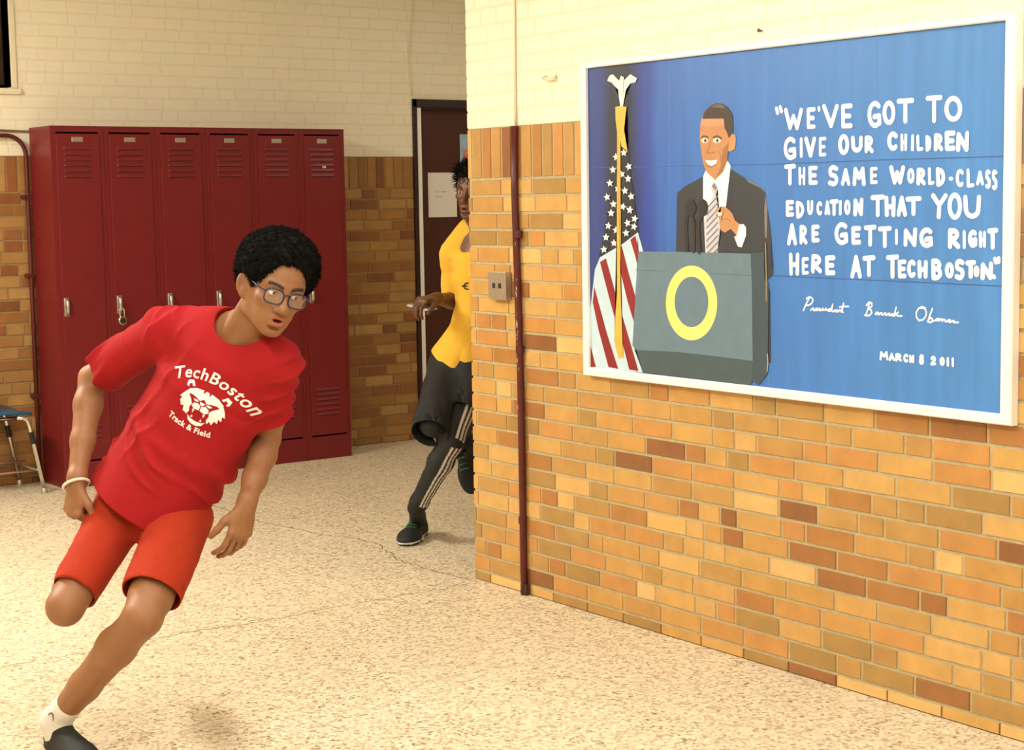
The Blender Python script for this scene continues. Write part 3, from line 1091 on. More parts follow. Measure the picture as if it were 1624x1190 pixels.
p.poly(MZ([(385, 380), (428, 330), (415, 460), (385, 540), (335, 590), (370, 500)]), (158, 106, 64))
p.poly(MZ([(240, 170), (250, 135), (268, 108), (300, 78), (340, 60), (382, 66), (412, 85), (438, 118), (452, 155), (456, 250), (440, 290), (424, 300), (412, 262), (396, 235), (390, 168)]), (62, 48, 38))
p.poly(MZ([(300, 88), (340, 66), (385, 74), (400, 96), (350, 92)]), (104, 92, 80))
for ex, ew in ((258, 22), (343, 27)):
    p.ell(MZ([(ex, 322)])[0], ew / 4.407, 17 / 4.407, (232, 226, 214))
    p.ell(MZ([(ex + 4, 322)])[0], 9 / 4.407, 12 / 4.407, (58, 42, 34))
p.stroke(MZ([(236, 300), (252, 290), (280, 298)]), 0.0055, (90, 60, 40))
p.stroke(MZ([(318, 300), (345, 290), (376, 306)]), 0.0055, (90, 60, 40))
p.stroke(MZ([(298, 330), (284, 380), (270, 402), (300, 412), (328, 400)]), 0.004, (160, 108, 66))
p.stroke(MZ([(352, 395), (372, 430), (365, 470)]), 0.004, (170, 116, 70))
p.poly(MZ([(262, 458), (300, 462), (345, 456), (338, 482), (310, 500), (280, 490)]), (250, 248, 242))
p.stroke(MZ([(268, 490), (300, 508), (336, 490)]), 0.0035, (150, 84, 66))
p.poly(MZ([(340, 795), (372, 782), (402, 786), (430, 808), (452, 832), (470, 880), (502, 905), (482, 985), (440, 940), (400, 965), (372, 950), (362, 900), (378, 872), (336, 850), (372, 832)]), (190, 136, 86))
p.stroke(MZ([(378, 872), (420, 868), (440, 890)]), 0.004, (160, 108, 62))
p.poly(MZ([(345, 826), (372, 822), (378, 842), (352, 850)]), (240, 236, 228))
p.poly(MZ([(500, 908), (530, 905), (548, 930), (548, 985), (518, 1068), (490, 1062), (465, 995), (482, 985)]), (242, 242, 240))
for cxm, rx, st in ((158, 40, [(132, 850), (125, 920), (135, 1100)]), (246, 36, [(235, 850), (210, 900), (222, 1100)])):
    p.ell(MZ([(cxm, 792)])[0], rx / 4.407, 60 / 4.407, (34, 30, 28))
    p.stroke(MZ(st), 0.018, (36, 32, 30))
p.stroke(MZ([(168, 850), (185, 900), (182, 1100)]), 0.012, (40, 36, 32))
p.build('painted_man', art)

# lectern with a plain yellow ring
p = Paint(0.0032)
p.poly(LZ_([(1000, 108), (1012, 500), (1015, 955), (1005, 1110), (1062, 1145), (1132, 1055), (1142, 345), (1110, 320), (1104, 100)]), (58, 76, 86))
p.poly(LZ_([(100, 865), (420, 882), (1015, 950), (1006, 1150), (150, 1046)]), (66, 84, 90))
p.poly(LZ_([(118, 94), (380, 96), (1000, 110), (1010, 400), (1016, 955), (700, 915), (420, 884), (100, 868), (70, 835), (90, 500)]), (98, 124, 138))
p.ell(LZ_([(535, 499)])[0], 202 / 4.96, 294 / 4.96, (246, 224, 122), 48)
p.ell(LZ_([(535, 491)])[0], 133 / 4.96, 199 / 4.96, (96, 122, 138), 48)
p.stroke(LZ_([(100, 240), (330, 250)]), 0.003, (82, 106, 120))
p.stroke(LZ_([(690, 268), (1000, 282)]), 0.003, (82, 106, 120))
p.stroke(LZ_([(1118, 30), (1120, 150), (1124, 300), (1122, 480)]), 0.005, (150, 132, 96))
p.stroke(LZ_([(1132, 900), (1136, 960), (1130, 1040)]), 0.004, (186, 160, 104))
p.build('painted_lectern', art)

# hand-painted capitals: strokes in a unit box, y down
def bow(cx, cy, rx, ry, a0, a1, n=9):
    return [(cx + rx * math.cos(math.radians(a)), cy + ry * math.sin(math.radians(a))) for a in np.linspace(a0, a1, n)]


GL = {
    'W': [[(0, 0), (.28, 1), (.5, .35), (.74, 1), (1, 0)]], 'E': [[(1, 0), (0, .02), (.03, 1), (1, .98)], [(.03, .5), (.85, .5)]],
    "'": [[(0, 0), (1, 1)]], 'V': [[(0, 0), (.55, 1), (1, 0)]], 'G': [bow(.55, .5, .55, .5, -50, -180, 7) + bow(.55, .5, .55, .5, -190, -300, 6) + [(.98, .9), (.95, .55), (.5, .6)]],
    'O': [bow(.5, .5, .5, .5, -90, 270, 19)], 'T': [[(0, .04), (1, 0)], [(.5, .04), (.5, 1)]], 'I': [[(.4, 0), (.6, 1)]],
    'U': [[(0, 0), (.04, .6)] + bow(.5, .62, .46, .38, 170, 10, 8) + [(1, 0)]], 'R': [[(0, 1), (.03, 0)] + bow(.35, .25, .55, .25, -80, 80, 8) + [(.1, .52), (1, 1)]],
    'C': [bow(.6, .5, .6, .5, -45, -180, 8) + bow(.6, .5, .6, .5, -195, -310, 6)], 'H': [[(0, 0), (.06, 1)], [(1, 0), (.96, 1)], [(.05, .55), (.95, .5)]],
    'L': [[(0, 0), (.05, 1), (1, .96)]], 'D': [[(0, 0), (.08, 1)], [(0, .03)] + bow(.15, .5, .85, .48, -70, 80, 9) + [(.1, 1)]],
    'N': [[(0, 1), (.05, .08), (.92, 1), (1, 0)]], 'S': [[(.95, .08)] + bow(.48, .25, .45, .25, -80, -230, 7) + bow(.5, .74, .48, .26, -60, 120, 8) + [(0, .93)]],
    'A': [[(0, 1), (.5, 0), (1, 1)], [(.2, .66), (.82, .66)]], 'M': [[(0, 1), (.1, .05), (.5, .6), (.88, .03), (1, 1)]], '-': [[(0, .5), (1, .5)]],
    'Y': [[(0, 0), (.5, .45)], [(1, 0), (.5, .45), (.45, 1)]], 'B': [[(0, 0), (.05, 1)], [(0, 0)] + bow(.3, .24, .55, .23, -80, 80, 7) + [(.1, .48)] + bow(.35, .74, .62, .26, -80, 85, 8) + [(.05, 1)]],
    '8': [bow(.5, .25, .42, .25, 90, 450, 13), bow(.5, .75, .5, .25, -90, 270, 13)], '2': [bow(.5, .28, .45, .28, -170, 40, 8) + [(0, 1), (1, .97)]],
    '0': [bow(.5, .5, .5, .5, -90, 270, 15)], '1': [[(.5, 0), (.5, 1)]],
}
Z1, Z2, Z3, Z4 = (1220, 140, 7.44), (1400, 140, 7.44), (1220, 300, 7.935), (1400, 300, 7.935)
TXT = [
    (Z1, "W,175,405,235,490 E,440,555,225,480 ',580,600,222,265 V,625,825,190,465 E,850,990,185,470 G,1160,1330,155,465"),
    (Z2, "O,0,155,150,430 T,165,375,120,410 T,510,710,85,405 O,730,940,95,390"),
    (Z1, "G,170,330,575,845 I,355,405,575,825 V,415,560,575,815 E,580,685,570,810 O,815,950,545,785 U,965,1110,565,755 R,1125,1240,560,765"),
    (Z2, "C,55,180,515,735 H,205,300,530,745 I,335,375,540,745 L,395,490,545,745 D,500,585,550,750 R,605,720,535,740 E,735,860,505,735 N,870,1025,510,745"),
    (Z1, "T,175,320,895,1145 H,340,440,925,1150 E,460,580,915,1140 S,695,825,910,1155 A,845,965,945,1150 M,985,1145,925,1150 E,1185,1290,925,1135"),
    (Z2, "W,80,270,915,1130 O,285,385,940,1130 R,400,515,940,1145 L,530,620,930,1145 D,630,745,935,1160 -,775,840,1040,1095 C,860,965,950,1170 L,985,1090,945,1175 A,1100,1205,970,1150 S,1205,1285,955,1190 S,1285,1365,955,1205"),
    (Z3, "E,205,320,140,345 D,335,450,150,370 U,470,565,135,330 C,590,680,150,335 A,690,778,140,330 T,760,880,130,335 I,880,915,135,335 O,940,1035,130,330 N,1060,1190,115,335 T,1280,1460,75,345"),
    (Z4, "H,25,165,90,345 A,180,310,90,340 T,290,490,95,330 Y,615,820,60,370 O,820,1000,50,380 U,1020,1240,80,365"),
    (Z3, "A,225,355,435,705 R,380,490,455,695 E,530,640,450,670 G,825,1000,420,700 E,1035,1160,470,695 T,1195,1355,455,715 T,1370,1545,470,735"),
    (Z4, "I,150,205,500,705 N,265,435,490,720 G,465,640,490,735 R,825,975,500,745 I,1005,1055,515,755 G,1075,1195,515,735 H,1210,1310,525,740 T,1320,1455,495,755"),
    (Z3, "H,250,385,805,1085 E,405,510,855,1080 R,530,670,825,1055 E,705,835,840,1080 A,1025,1170,835,1120 T,1175,1340,840,1100"),
    (Z4, "T,45,210,830,1120 E,190,305,890,1120 C,310,420,890,1115 H,440,570,900,1120 B,615,755,880,1140 O,785,900,925,1120 S,910,1035,885,1140 T,1045,1175,900,1120 O,1140,1225,960,1110 N,1235,1390,920,1135"),
]
p = Paint(0.0012)
WHT = (246, 247, 247)
SW = 0.0150
nlet = 0
for (ox, oy, s), line_ in TXT:
    for item in line_.split(' '):
        ch, a, b, c, d = item.rsplit(',', 4)
        ins = 24 if ch != "'" else 8
        a, b, c, d = float(a) + ins, float(b) - ins, float(c) + ins, float(d) - ins
        nlet += 1
        p.lay = 0.0012 + 0.0004 * (nlet % 2)
        for st in GL[ch]:
            p.stroke([(ox + (a + (b - a) * u) / s, oy + (c + (d - c) * v) / s) for u, v in st], SW * (1.0 if b - a > 75 else 0.9 if b - a > 60 else 0.72), WHT, 0.10)
for (ox, oy, s), a, b in ((Z1, (88, 240), (102, 292)), (Z1, (132, 222), (148, 272)), (Z4, (1416, 880), (1428, 922)), (Z4, (1462, 872), (1462, 915)), (Z4, (1398, 1100), (1406, 1108))):
    p.stroke([(ox + a[0] / s, oy + a[1] / s), (ox + b[0] / s, oy + b[1] / s)], 0.013, WHT)
p.build('lettering', art)

p = Paint(0.0012)
D = Z(1260, 460, 5.8)
for item in "M,785,865,565,645 A,870,925,580,650 R,930,990,585,655 C,1005,1050,590,665 H,1060,1105,600,670 8,1150,1195,595,685 2,1255,1305,610,690 0,1340,1385,620,695 1,1405,1425,622,702 1,1450,1470,625,705".split(' '):
    ch, a, b, c, d = item.rsplit(',', 4)
    a, b, c, d = float(a) + 9, float(b) - 9, float(c) + 9, float(d) - 9
    for st in GL[ch]:
        p.stroke(D([(a + (b - a) * u, c + (d - c) * v) for u, v in st]), 0.0085, WHT, 0.1)
p.build('date_line', art)
SIG = [
    [(84, 190), (100, 150), (118, 115), (140, 72)], [(112, 82), (135, 64), (162, 72), (174, 96), (160, 124), (132, 142), (112, 142)],
    [(152, 188), (164, 172), (178, 168), (176, 184), (186, 192), (198, 176), (208, 168), (212, 180), (204, 188), (218, 188), (232, 170), (240, 176), (236, 190), (252, 188), (264, 168), (266, 186), (280, 186), (292, 168), (294, 184), (306, 188)],
    [(306, 188), (318, 176), (338, 178), (330, 196), (316, 194), (340, 178), (356, 132), (346, 192), (362, 200), (374, 184), (386, 184), (380, 198), (396, 200), (404, 186), (410, 200), (418, 186), (430, 188), (434, 202)],
    [(434, 202), (448, 160), (456, 122), (442, 196), (452, 206)], [(418, 158), (460, 152), (502, 152)],
    [(692, 124), (676, 180), (658, 236)], [(664, 142), (690, 112), (714, 122), (714, 150), (684, 174), (708, 184), (714, 210), (692, 236), (648, 232)],
    [(746, 222), (760, 206), (774, 212), (762, 226), (750, 220), (776, 210), (782, 228), (794, 212), (806, 212), (804, 226), (816, 230), (830, 214), (844, 214), (838, 230), (854, 232), (866, 216), (880, 216), (874, 232), (888, 236), (904, 220), (916, 222), (906, 236), (920, 236)],
    [(940, 160), (930, 200), (924, 240)], [(956, 206), (932, 224), (954, 238), (990, 240)],
    [(1206, 166), (1176, 154), (1142, 172), (1122, 208), (1124, 250), (1150, 282), (1186, 274), (1210, 242), (1216, 204), (1200, 168), (1160, 164)],
    [(1272, 172), (1250, 230), (1228, 292)], [(1232, 292), (1252, 300), (1272, 286), (1270, 262), (1248, 258), (1236, 276)],
    [(1272, 286), (1296, 282), (1314, 266), (1330, 264), (1318, 282), (1300, 280), (1332, 264), (1336, 284), (1350, 268), (1360, 268), (1362, 286), (1376, 272), (1388, 272), (1390, 290), (1404, 292), (1420, 276), (1436, 276), (1424, 294), (1438, 298), (1458, 284), (1474, 286), (1466, 300), (1510, 298)],
]
for lo_, hi_ in ((0, 6), (6, 10), (10, 99)):
    p = Paint(0.0012)
    for st in SIG[lo_:hi_]: p.stroke(D(st), 0.0052, WHT, 0.1)
    p.build('signature', art)

#@@END_PAINTING@@
#@@PEOPLE@@

# ---------------------------------------------------------------- people: smooth distance-field bodies
def unit(v):
    v = np.asarray(v, float)
    return v / (np.linalg.norm(v) + 1e-12)


def lerp(a, b, t):
    return np.asarray(a, float) * (1 - t) + np.asarray(b, float) * t


def vnoise(P, seed=0):
    i = np.floor(P).astype(np.int64)
    f = P - i
    f = f * f * (3 - 2 * f)

    def h(dx, dy, dz):
        n = (i[:, 0] + dx) * 73856093 ^ (i[:, 1] + dy) * 19349663 ^ (i[:, 2] + dz) * 83492791 ^ (seed * 2654435 + 977)
        n = (n ^ (n >> 13)) * 1274126177
        n = n & 0x7fffffff
        n = (n ^ (n >> 15)) & 0xffff
        return n / 65535.0
    x, y, z = f[:, 0], f[:, 1], f[:, 2]
    c00 = h(0, 0, 0) * (1 - x) + h(1, 0, 0) * x
    c10 = h(0, 1, 0) * (1 - x) + h(1, 1, 0) * x
    c01 = h(0, 0, 1) * (1 - x) + h(1, 0, 1) * x
    c11 = h(0, 1, 1) * (1 - x) + h(1, 1, 1) * x
    return ((c00 * (1 - y) + c10 * y) * (1 - z) + (c01 * (1 - y) + c11 * y) * z) * 2 - 1


class Field:
    """list of smooth unions / cuts, meshed with surface nets"""

    def __init__(self):
        self.ops = []

    def _push(self, fn, lo, hi, k, op):
        self.ops.append((fn, np.array(lo, float), np.array(hi, float), k, op))

    def cone(self, a, b, ra, rb, k=0.015, op='u', sx=None):
        """tapered capsule"""
        a, b = np.asarray(a, float), np.asarray(b, float)
        ab = b - a
        L2 = float(ab @ ab) + 1e-12

        def fn(P):
            t = np.clip(((P - a) @ ab) / L2, 0, 1)
            return np.linalg.norm(P - a - t[:, None] * ab, axis=1) - (ra + (rb - ra) * t)
        r = max(ra, rb)
        self._push(fn, np.minimum(a, b) - r, np.maximum(a, b) + r, k, op)
        return self

    def chain(self, pts, rs, k=0.015, op='u'):
        for i in range(len(pts) - 1): self.cone(pts[i], pts[i + 1], rs[i], rs[i + 1], k, op)
        return self

    def ell(self, c, R, r, k=0.015, op='u', half=None):
        """ellipsoid, R columns are its axes; half=(normal, offset) keeps one side"""
        c, R, r = np.asarray(c, float), np.asarray(R, float), np.asarray(r, float)

        def fn(P):
            q = (P - c) @ R
            k0 = np.linalg.norm(q / r, axis=1)
            k1 = np.linalg.norm(q / (r * r), axis=1) + 1e-9
            d = k0 * (k0 - 1) / k1
            if half is not None:
                d = np.maximum(d, half[1] - q @ np.asarray(half[0], float))
            return d
        m = r.max()
        self._push(fn, c - m, c + m, k, op)
        return self

    def tube(self, a, b, X, Zv, r0, r1, k=0.02, op='u', round_=0.012, ex=0.0):
        """elliptic trunk with flat ends from a to b; r0, r1 = (rx, rz)"""
        a, b = np.asarray(a, float), np.asarray(b, float)
        Y = b - a
        L = float(np.linalg.norm(Y))
        Y = Y / L
        X = unit(np.asarray(X, float) - Y * (np.asarray(X, float) @ Y))
        Zc = np.cross(X, Y)
        r0, r1 = np.asarray(r0, float), np.asarray(r1, float)

        def fn(P):
            q = P - a
            t = q @ Y
            s = np.clip(t / L, 0, 1)
            rx = r0[0] + (r1[0] - r0[0]) * s
            rz = r0[1] + (r1[1] - r0[1]) * s
            x, z = q @ X, q @ Zc
            k0 = np.sqrt((x / rx) ** 2 + (z / rz) ** 2)
            k1 = np.sqrt((x / rx ** 2) ** 2 + (z / rz ** 2) ** 2) + 1e-9
            dr = k0 * (k0 - 1) / k1
            dt = np.abs(t - L / 2) - L / 2
            u = np.maximum(dr + round_, 0)
            v = np.maximum(dt + round_, 0)
            return np.minimum(np.maximum(dr + round_, dt + round_), 0) + np.sqrt(u * u + v * v) - round_
        m = max(r0.max(), r1.max())
        self._push(fn, np.minimum(a, b) - m, np.maximum(a, b) + m, k, op)
        return self

    def disp(self, fn):
        self.ops.append((fn, None, None, 0, 'd'))
        return self

    def plane(self, p, n):
        """cut away everything on the side n points to"""
        p, n = np.asarray(p, float), unit(n)
        self.ops.append((lambda P: (P - p) @ n, None, None, 0, 'p'))
        return self

    def value(self, P, lo, hi):
        d = np.full(len(P), 1.0)
        for fn, a, b, k, op in self.ops:
            if op == 'd':
                near = np.abs(d) < 0.03
                if near.any(): d[near] += fn(P[near])
                continue
            if op == 'p':
                d = np.maximum(d, fn(P))
                continue
            gap = np.maximum(np.maximum(a - hi, lo - b), 0)
            if np.linalg.norm(gap) > 0.012 + k: continue
            e = fn(P)
            if op == 'u':
                h = np.maximum(k - np.abs(d - e), 0) / max(k, 1e-6)
                d = np.minimum(d, e) - h * h * k * 0.25
            else:
                h = np.maximum(k - np.abs(d + e), 0) / max(k, 1e-6)
                d = np.maximum(d, -e) + h * h * k * 0.25
        return d

    def mesh(self, vox):
        los = [o[1] for o in self.ops if o[4] == 'u']
        his = [o[2] for o in self.ops if o[4] == 'u']
        lo = np.min(los, axis=0) - 4 * vox - 0.006
        hi = np.max(his, axis=0) + 4 * vox + 0.006
        B = 24
        nb = np.ceil((hi - lo) / (vox * B)).astype(int)
        n = nb * B
        G = np.full(tuple(n), 1.0, dtype=np.float32)
        ii = np.stack(np.meshgrid(np.arange(B), np.arange(B), np.arange(B), indexing='ij'), -1).reshape(-1, 3)
        ua = [o for o in self.ops if o[4] == 'u']
        for bi in range(nb[0]):
            for bj in range(nb[1]):
                for bk in range(nb[2]):
                    o = lo + np.array([bi, bj, bk]) * B * vox
                    e = o + B * vox
                    ok = False
                    for q in ua:
                        if np.all(q[1] - 0.015 < e) and np.all(q[2] + 0.015 > o):
                            ok = True
                            break
                    if not ok: continue
                    P = o + ii * vox
                    G[bi * B:bi * B + B, bj * B:bj * B + B, bk * B:bk * B + B] = self.value(P, o, e).reshape(B, B, B)
        return nets(G, lo, vox)


def nets(G, lo, vox):
    S = G < 0
    c = np.zeros(tuple(s - 1 for s in S.shape), dtype=np.int8)
    for dx in (0, 1):
        for dy in (0, 1):
            for dz in (0, 1):
                c += S[dx:S.shape[0] - 1 + dx, dy:S.shape[1] - 1 + dy, dz:S.shape[2] - 1 + dz]
    act = np.argwhere((c > 0) & (c < 8))
    idx = np.full(c.shape, -1, dtype=np.int64)
    idx[act[:, 0], act[:, 1], act[:, 2]] = np.arange(len(act))
    acc = np.zeros((len(act), 3))
    cnt = np.zeros(len(act))
    corners = [(x, y, z) for x in (0, 1) for y in (0, 1) for z in (0, 1)]
    val = {q: G[act[:, 0] + q[0], act[:, 1] + q[1], act[:, 2] + q[2]].astype(np.float64) for q in corners}
    for q in corners:
        for ax in range(3):
            if q[ax]: continue
            r = list(q)
            r[ax] = 1
            a, b = val[q], val[tuple(r)]
            m = (a < 0) != (b < 0)
            t = np.where(m, a / np.where(m, a - b, 1), 0)
            p = np.tile(np.array(q, float), (len(act), 1))
            p[:, ax] = t
            acc += p * m[:, None]
            cnt += m
    V = lo + (act + acc / cnt[:, None]) * vox
    faces = []
    for ax in range(3):
        o1, o2 = (ax + 1) % 3, (ax + 2) % 3
        sl0 = [slice(None)] * 3
        sl1 = [slice(None)] * 3
        sl0[ax] = slice(0, -1)
        sl1[ax] = slice(1, None)
        e = np.argwhere(S[tuple(sl0)] != S[tuple(sl1)])
        e = e[(e[:, o1] > 0) & (e[:, o2] > 0) & (e[:, o1] < c.shape[o1]) & (e[:, o2] < c.shape[o2])]
        ins = S[tuple(e.T)]

        def at_(d1, d2):
            q = e.copy()
            q[:, o1] += d1
            q[:, o2] += d2
            return idx[tuple(q.T)]
        f = np.stack([at_(-1, -1), at_(0, -1), at_(0, 0), at_(-1, 0)], 1)
        f[~ins] = f[~ins][:, ::-1]
        faces.append(f)
    Fq = np.concatenate(faces)
    Fq = Fq[(Fq >= 0).all(axis=1)]
    return V, Fq


def sdf_obj(name, V, Fq, m, parent=None, colors=None, fmat=None):
    me = bpy.data.meshes.new(name)
    off = np.zeros(3)
    q = parent
    while q is not None:
        off += np.array(q.location)
        q = q.parent
    me.vertices.add(len(V))
    me.vertices.foreach_set('co', (V - off).astype(np.float32).ravel())
    me.loops.add(len(Fq) * 4)
    me.loops.foreach_set('vertex_index', Fq.astype(np.int32).ravel())
    me.polygons.add(len(Fq))
    me.polygons.foreach_set('loop_start', np.arange(0, len(Fq) * 4, 4, dtype=np.int32))
    me.polygons.foreach_set('use_smooth', np.ones(len(Fq), dtype=bool))
    for mm in (m if isinstance(m, (list, tuple)) else [m]): me.materials.append(mm)
    if fmat is not None: me.polygons.foreach_set('material_index', np.asarray(fmat, dtype=np.int32))
    if colors is not None:
        a = me.color_attributes.new('tint', 'FLOAT_COLOR', 'POINT')
        c = np.ones((len(V), 4), dtype=np.float32)
        c[:, :3] = colors
        a.data.foreach_set('color', c.ravel())
    me.update(calc_edges=True)
    me.validate()
    o = bpy.data.objects.new(name, me)
    link(o)
    if parent is not None: o.parent = parent
    return o


def smooth_verts(V, Fq, it=2):
    """light Laplacian smoothing for cloth"""
    for _ in range(it):
        acc = np.zeros_like(V)
        cnt = np.zeros(len(V))
        for a, b in ((0, 1), (1, 2), (2, 3), (3, 0)):
            np.add.at(acc, Fq[:, a], V[Fq[:, b]])
            np.add.at(cnt, Fq[:, a], 1)
            np.add.at(acc, Fq[:, b], V[Fq[:, a]])
            np.add.at(cnt, Fq[:, b], 1)
        V = 0.4 * V + 0.6 * acc / np.maximum(cnt, 1)[:, None]
    return V


def frame_of(fwd, up):
    """columns: person's left, up, forward"""
    Zv = unit(fwd)
    Y = unit(np.asarray(up, float) - Zv * (np.asarray(up, float) @ Zv))
    X = np.cross(Y, Zv)
    return np.stack([X, Y, Zv], 1)


def view_dir(yaw, pitch):
    """direction given by turning from 'towards the camera' to screen right / up"""
    y, p_ = math.radians(yaw), math.radians(pitch)
    r = _r0
    b = -unit(np.array([_fw[0], _fw[1], 0]))
    return unit(math.cos(p_) * (math.sin(y) * r + math.cos(y) * b) + math.sin(p_) * np.array([0, 0, 1.0]))


def rot_about(v, axis, deg):
    a = math.radians(deg)
    k = unit(axis)
    v = np.asarray(v, float)
    return v * math.cos(a) + np.cross(k, v) * math.sin(a) + k * (k @ v) * (1 - math.cos(a))


def hand(Fd, wrist, fdir, back, side, curl=(30, 40, 25), s=1.0, spread=4.0, thumb_in=25, k=0.006):
    """five-fingered hand. fdir: along the palm, back: out of the back of the hand, side: towards the thumb"""
    fdir = unit(fdir)
    back = unit(back - fdir * (back @ fdir))
    sd = np.cross(fdir, back)
    if sd @ np.asarray(side) < 0: sd = -sd
    w_ = np.asarray(wrist, float)
    pl = 0.088 * s
    R = np.stack([sd, fdir, back], 1)
    Fd.cone(w_ - fdir * 0.02, w_ + fdir * 0.012, 0.025 * s, 0.024 * s, 0.02)
    Fd.ell(w_ + fdir * 0.045 * s, R, (0.039 * s, 0.055 * s, 0.0165 * s), 0.016)
    Fd.cone(w_ + fdir * 0.018 * s + sd * 0.014 * s - back * 0.006, w_ + fdir * 0.05 * s + sd * 0.028 * s - back * 0.009, 0.014 * s, 0.0145 * s, 0.012)
    lens = [(0.043, 0.026, 0.021), (0.047, 0.030, 0.022), (0.043, 0.028, 0.021), (0.034, 0.021, 0.019)]
    offs = [0.0285, 0.0095, -0.0095, -0.027]
    base = [0.083, 0.087, 0.083, 0.075]
    for i in range(4):
        p0 = w_ + fdir * base[i] * s + sd * offs[i] * s - back * 0.001
        Fd.cone(w_ + fdir * 0.04 * s + sd * offs[i] * 0.8 * s, p0, 0.0105 * s, 0.0105 * s, 0.010)
        Fd.ell(p0 + back * 0.003, R, (0.0105 * s, 0.0105 * s, 0.0105 * s), 0.008)
        d = rot_about(fdir, back, -spread * (1.5 - i) * (1 if np.cross(back, fdir) @ sd > 0 else -1) * -1)
        ax = sd if np.cross(sd, fdir) @ back < 0 else -sd
        r = 0.0092 * s * (0.9 if i == 3 else 1)
        for j in range(3):
            d = rot_about(d, ax, curl[j] * (1 + 0.07 * (i - 1)))
            p1 = p0 + d * lens[i][j] * s
            Fd.cone(p0, p1, r, r * 0.92, 0.004)
            p0, r = p1, r * 0.92
    # thumb leaves the side of the palm near its base
    t0 = w_ + fdir * 0.024 * s + sd * 0.024 * s - back * 0.004
    d = unit(fdir * 0.72 + sd * 0.62 - back * 0.25)
    t1 = t0 + d * 0.042 * s
    d = unit(rot_about(d, back, thumb_in * (1 if np.cross(back, d) @ fdir > 0 else -1)) - back * 0.22)
    t2 = t1 + d * 0.033 * s
    d = unit(d - back * 0.25 + fdir * 0.1)
    t3 = t2 + d * 0.026 * s
    Fd.chain([t0, t1, t2, t3], [0.0145 * s, 0.0115 * s, 0.0105 * s, 0.0085 * s], 0.006)


def head(Fd, O, R):
    """face and skull around O (between the ears); R columns = left, up, forward"""
    W_ = lambda x, y, z: O + R @ np.array([x, y, z])
    I = R
    Fd.ell(W_(0, 0.035, -0.012), I, (0.0745, 0.084, 0.094), 0.02)
    Fd.ell(W_(0, 0.030, 0.030), I, (0.066, 0.066, 0.060), 0.03)           # forehead
    Fd.ell(W_(0, -0.030, 0.030), I, (0.060, 0.070, 0.062), 0.03)          # face mass
    Fd.ell(W_(0, -0.066, 0.040), I, (0.046, 0.046, 0.050), 0.03)          # jaw
    Fd.cone(W_(0.046, -0.072, 0.005), W_(0.014, -0.103, 0.066), 0.019, 0.015, 0.025)
    Fd.cone(W_(-0.046, -0.072, 0.005), W_(-0.014, -0.103, 0.066), 0.019, 0.015, 0.025)
    Fd.cone(W_(0.060, -0.020, 0.000), W_(0.046, -0.072, 0.005), 0.016, 0.018, 0.025)
    Fd.cone(W_(-0.060, -0.020, 0.000), W_(-0.046, -0.072, 0.005), 0.016, 0.018, 0.025)
    Fd.ell(W_(0, -0.104, 0.070), I, (0.021, 0.016, 0.016), 0.018)         # chin
    for s in (-1, 1):
        Fd.ell(W_(s * 0.044, -0.022, 0.062), I, (0.022, 0.016, 0.020), 0.02)   # cheekbone
        Fd.cone(W_(s * 0.012, 0.021, 0.085), W_(s * 0.046, 0.021, 0.070), 0.010, 0.009, 0.016)   # brow
        Fd.ell(W_(s * 0.032, 0.001, 0.092), I, (0.018, 0.0115, 0.014), 0.010, 's')      # socket
        ec = W_(s * 0.032, 0.001, 0.0755)
        Rl = R @ np.array(Matrix.Rotation(math.radians(-8), 3, 'X'))
        Fd.ell(ec, Rl, (0.0158, 0.0138, 0.0138), 0.004, 'u', ((0, 1, 0), 0.0018))       # upper lid
        Fd.ell(ec, Rl, (0.0156, 0.0134, 0.0134), 0.004, 'u', ((0, -1, 0), 0.0050))      # lower lid
        # ear
        e = W_(s * 0.0830, -0.019, -0.014)
        Re = R @ np.array(Matrix.Rotation(math.radians(s * -46), 3, 'Y')) @ np.array(Matrix.Rotation(math.radians(-10), 3, 'X'))
        Fd.ell(e + Re @ np.array([s * 0.006, 0.006, 0]), Re, (0.0085, 0.032, 0.021), 0.003)
        Fd.ell(e + Re @ np.array([s * 0.005, -0.022, 0.002]), Re, (0.007, 0.013, 0.010), 0.006)
        Fd.ell(e + Re @ np.array([s * 0.0155, 0.007, 0.001]), Re, (0.0085, 0.021, 0.0125), 0.003, 's')
        Fd.cone(e + Re @ np.array([s * 0.006, -0.008, 0.012]), e + Re @ np.array([s * 0.006, 0.002, 0.013]), 0.0045, 0.004, 0.004)
    # nose
    Fd.cone(W_(0, 0.008, 0.0895), W_(0, -0.032, 0.1095), 0.0080, 0.0120, 0.014)
    Fd.ell(W_(0, -0.036, 0.1095), I, (0.0145, 0.0115, 0.0130), 0.008)
    for s in (-1, 1):
        Fd.ell(W_(s * 0.0155, -0.0395, 0.0985), I, (0.0090, 0.0085, 0.011), 0.006)
        Fd.ell(W_(s * 0.0075, -0.0475, 0.1035), I, (0.0042, 0.004, 0.0055), 0.003, 's')
    # mouth slightly open
    Fd.ell(W_(0, -0.072, 0.083), I, (0.027, 0.021, 0.016), 0.014)
    Fd.ell(W_(0, -0.0625, 0.0955), I, (0.0205, 0.0062, 0.0082), 0.005)
    Fd.ell(W_(0, -0.0805, 0.0945), I, (0.0185, 0.0075, 0.0085), 0.005)
    Fd.ell(W_(0, -0.0705, 0.102), I, (0.0145, 0.0048, 0.014), 0.003, 's')
    Fd.ell(W_(0, -0.0935, 0.088), I, (0.018, 0.006, 0.008), 0.008, 's')


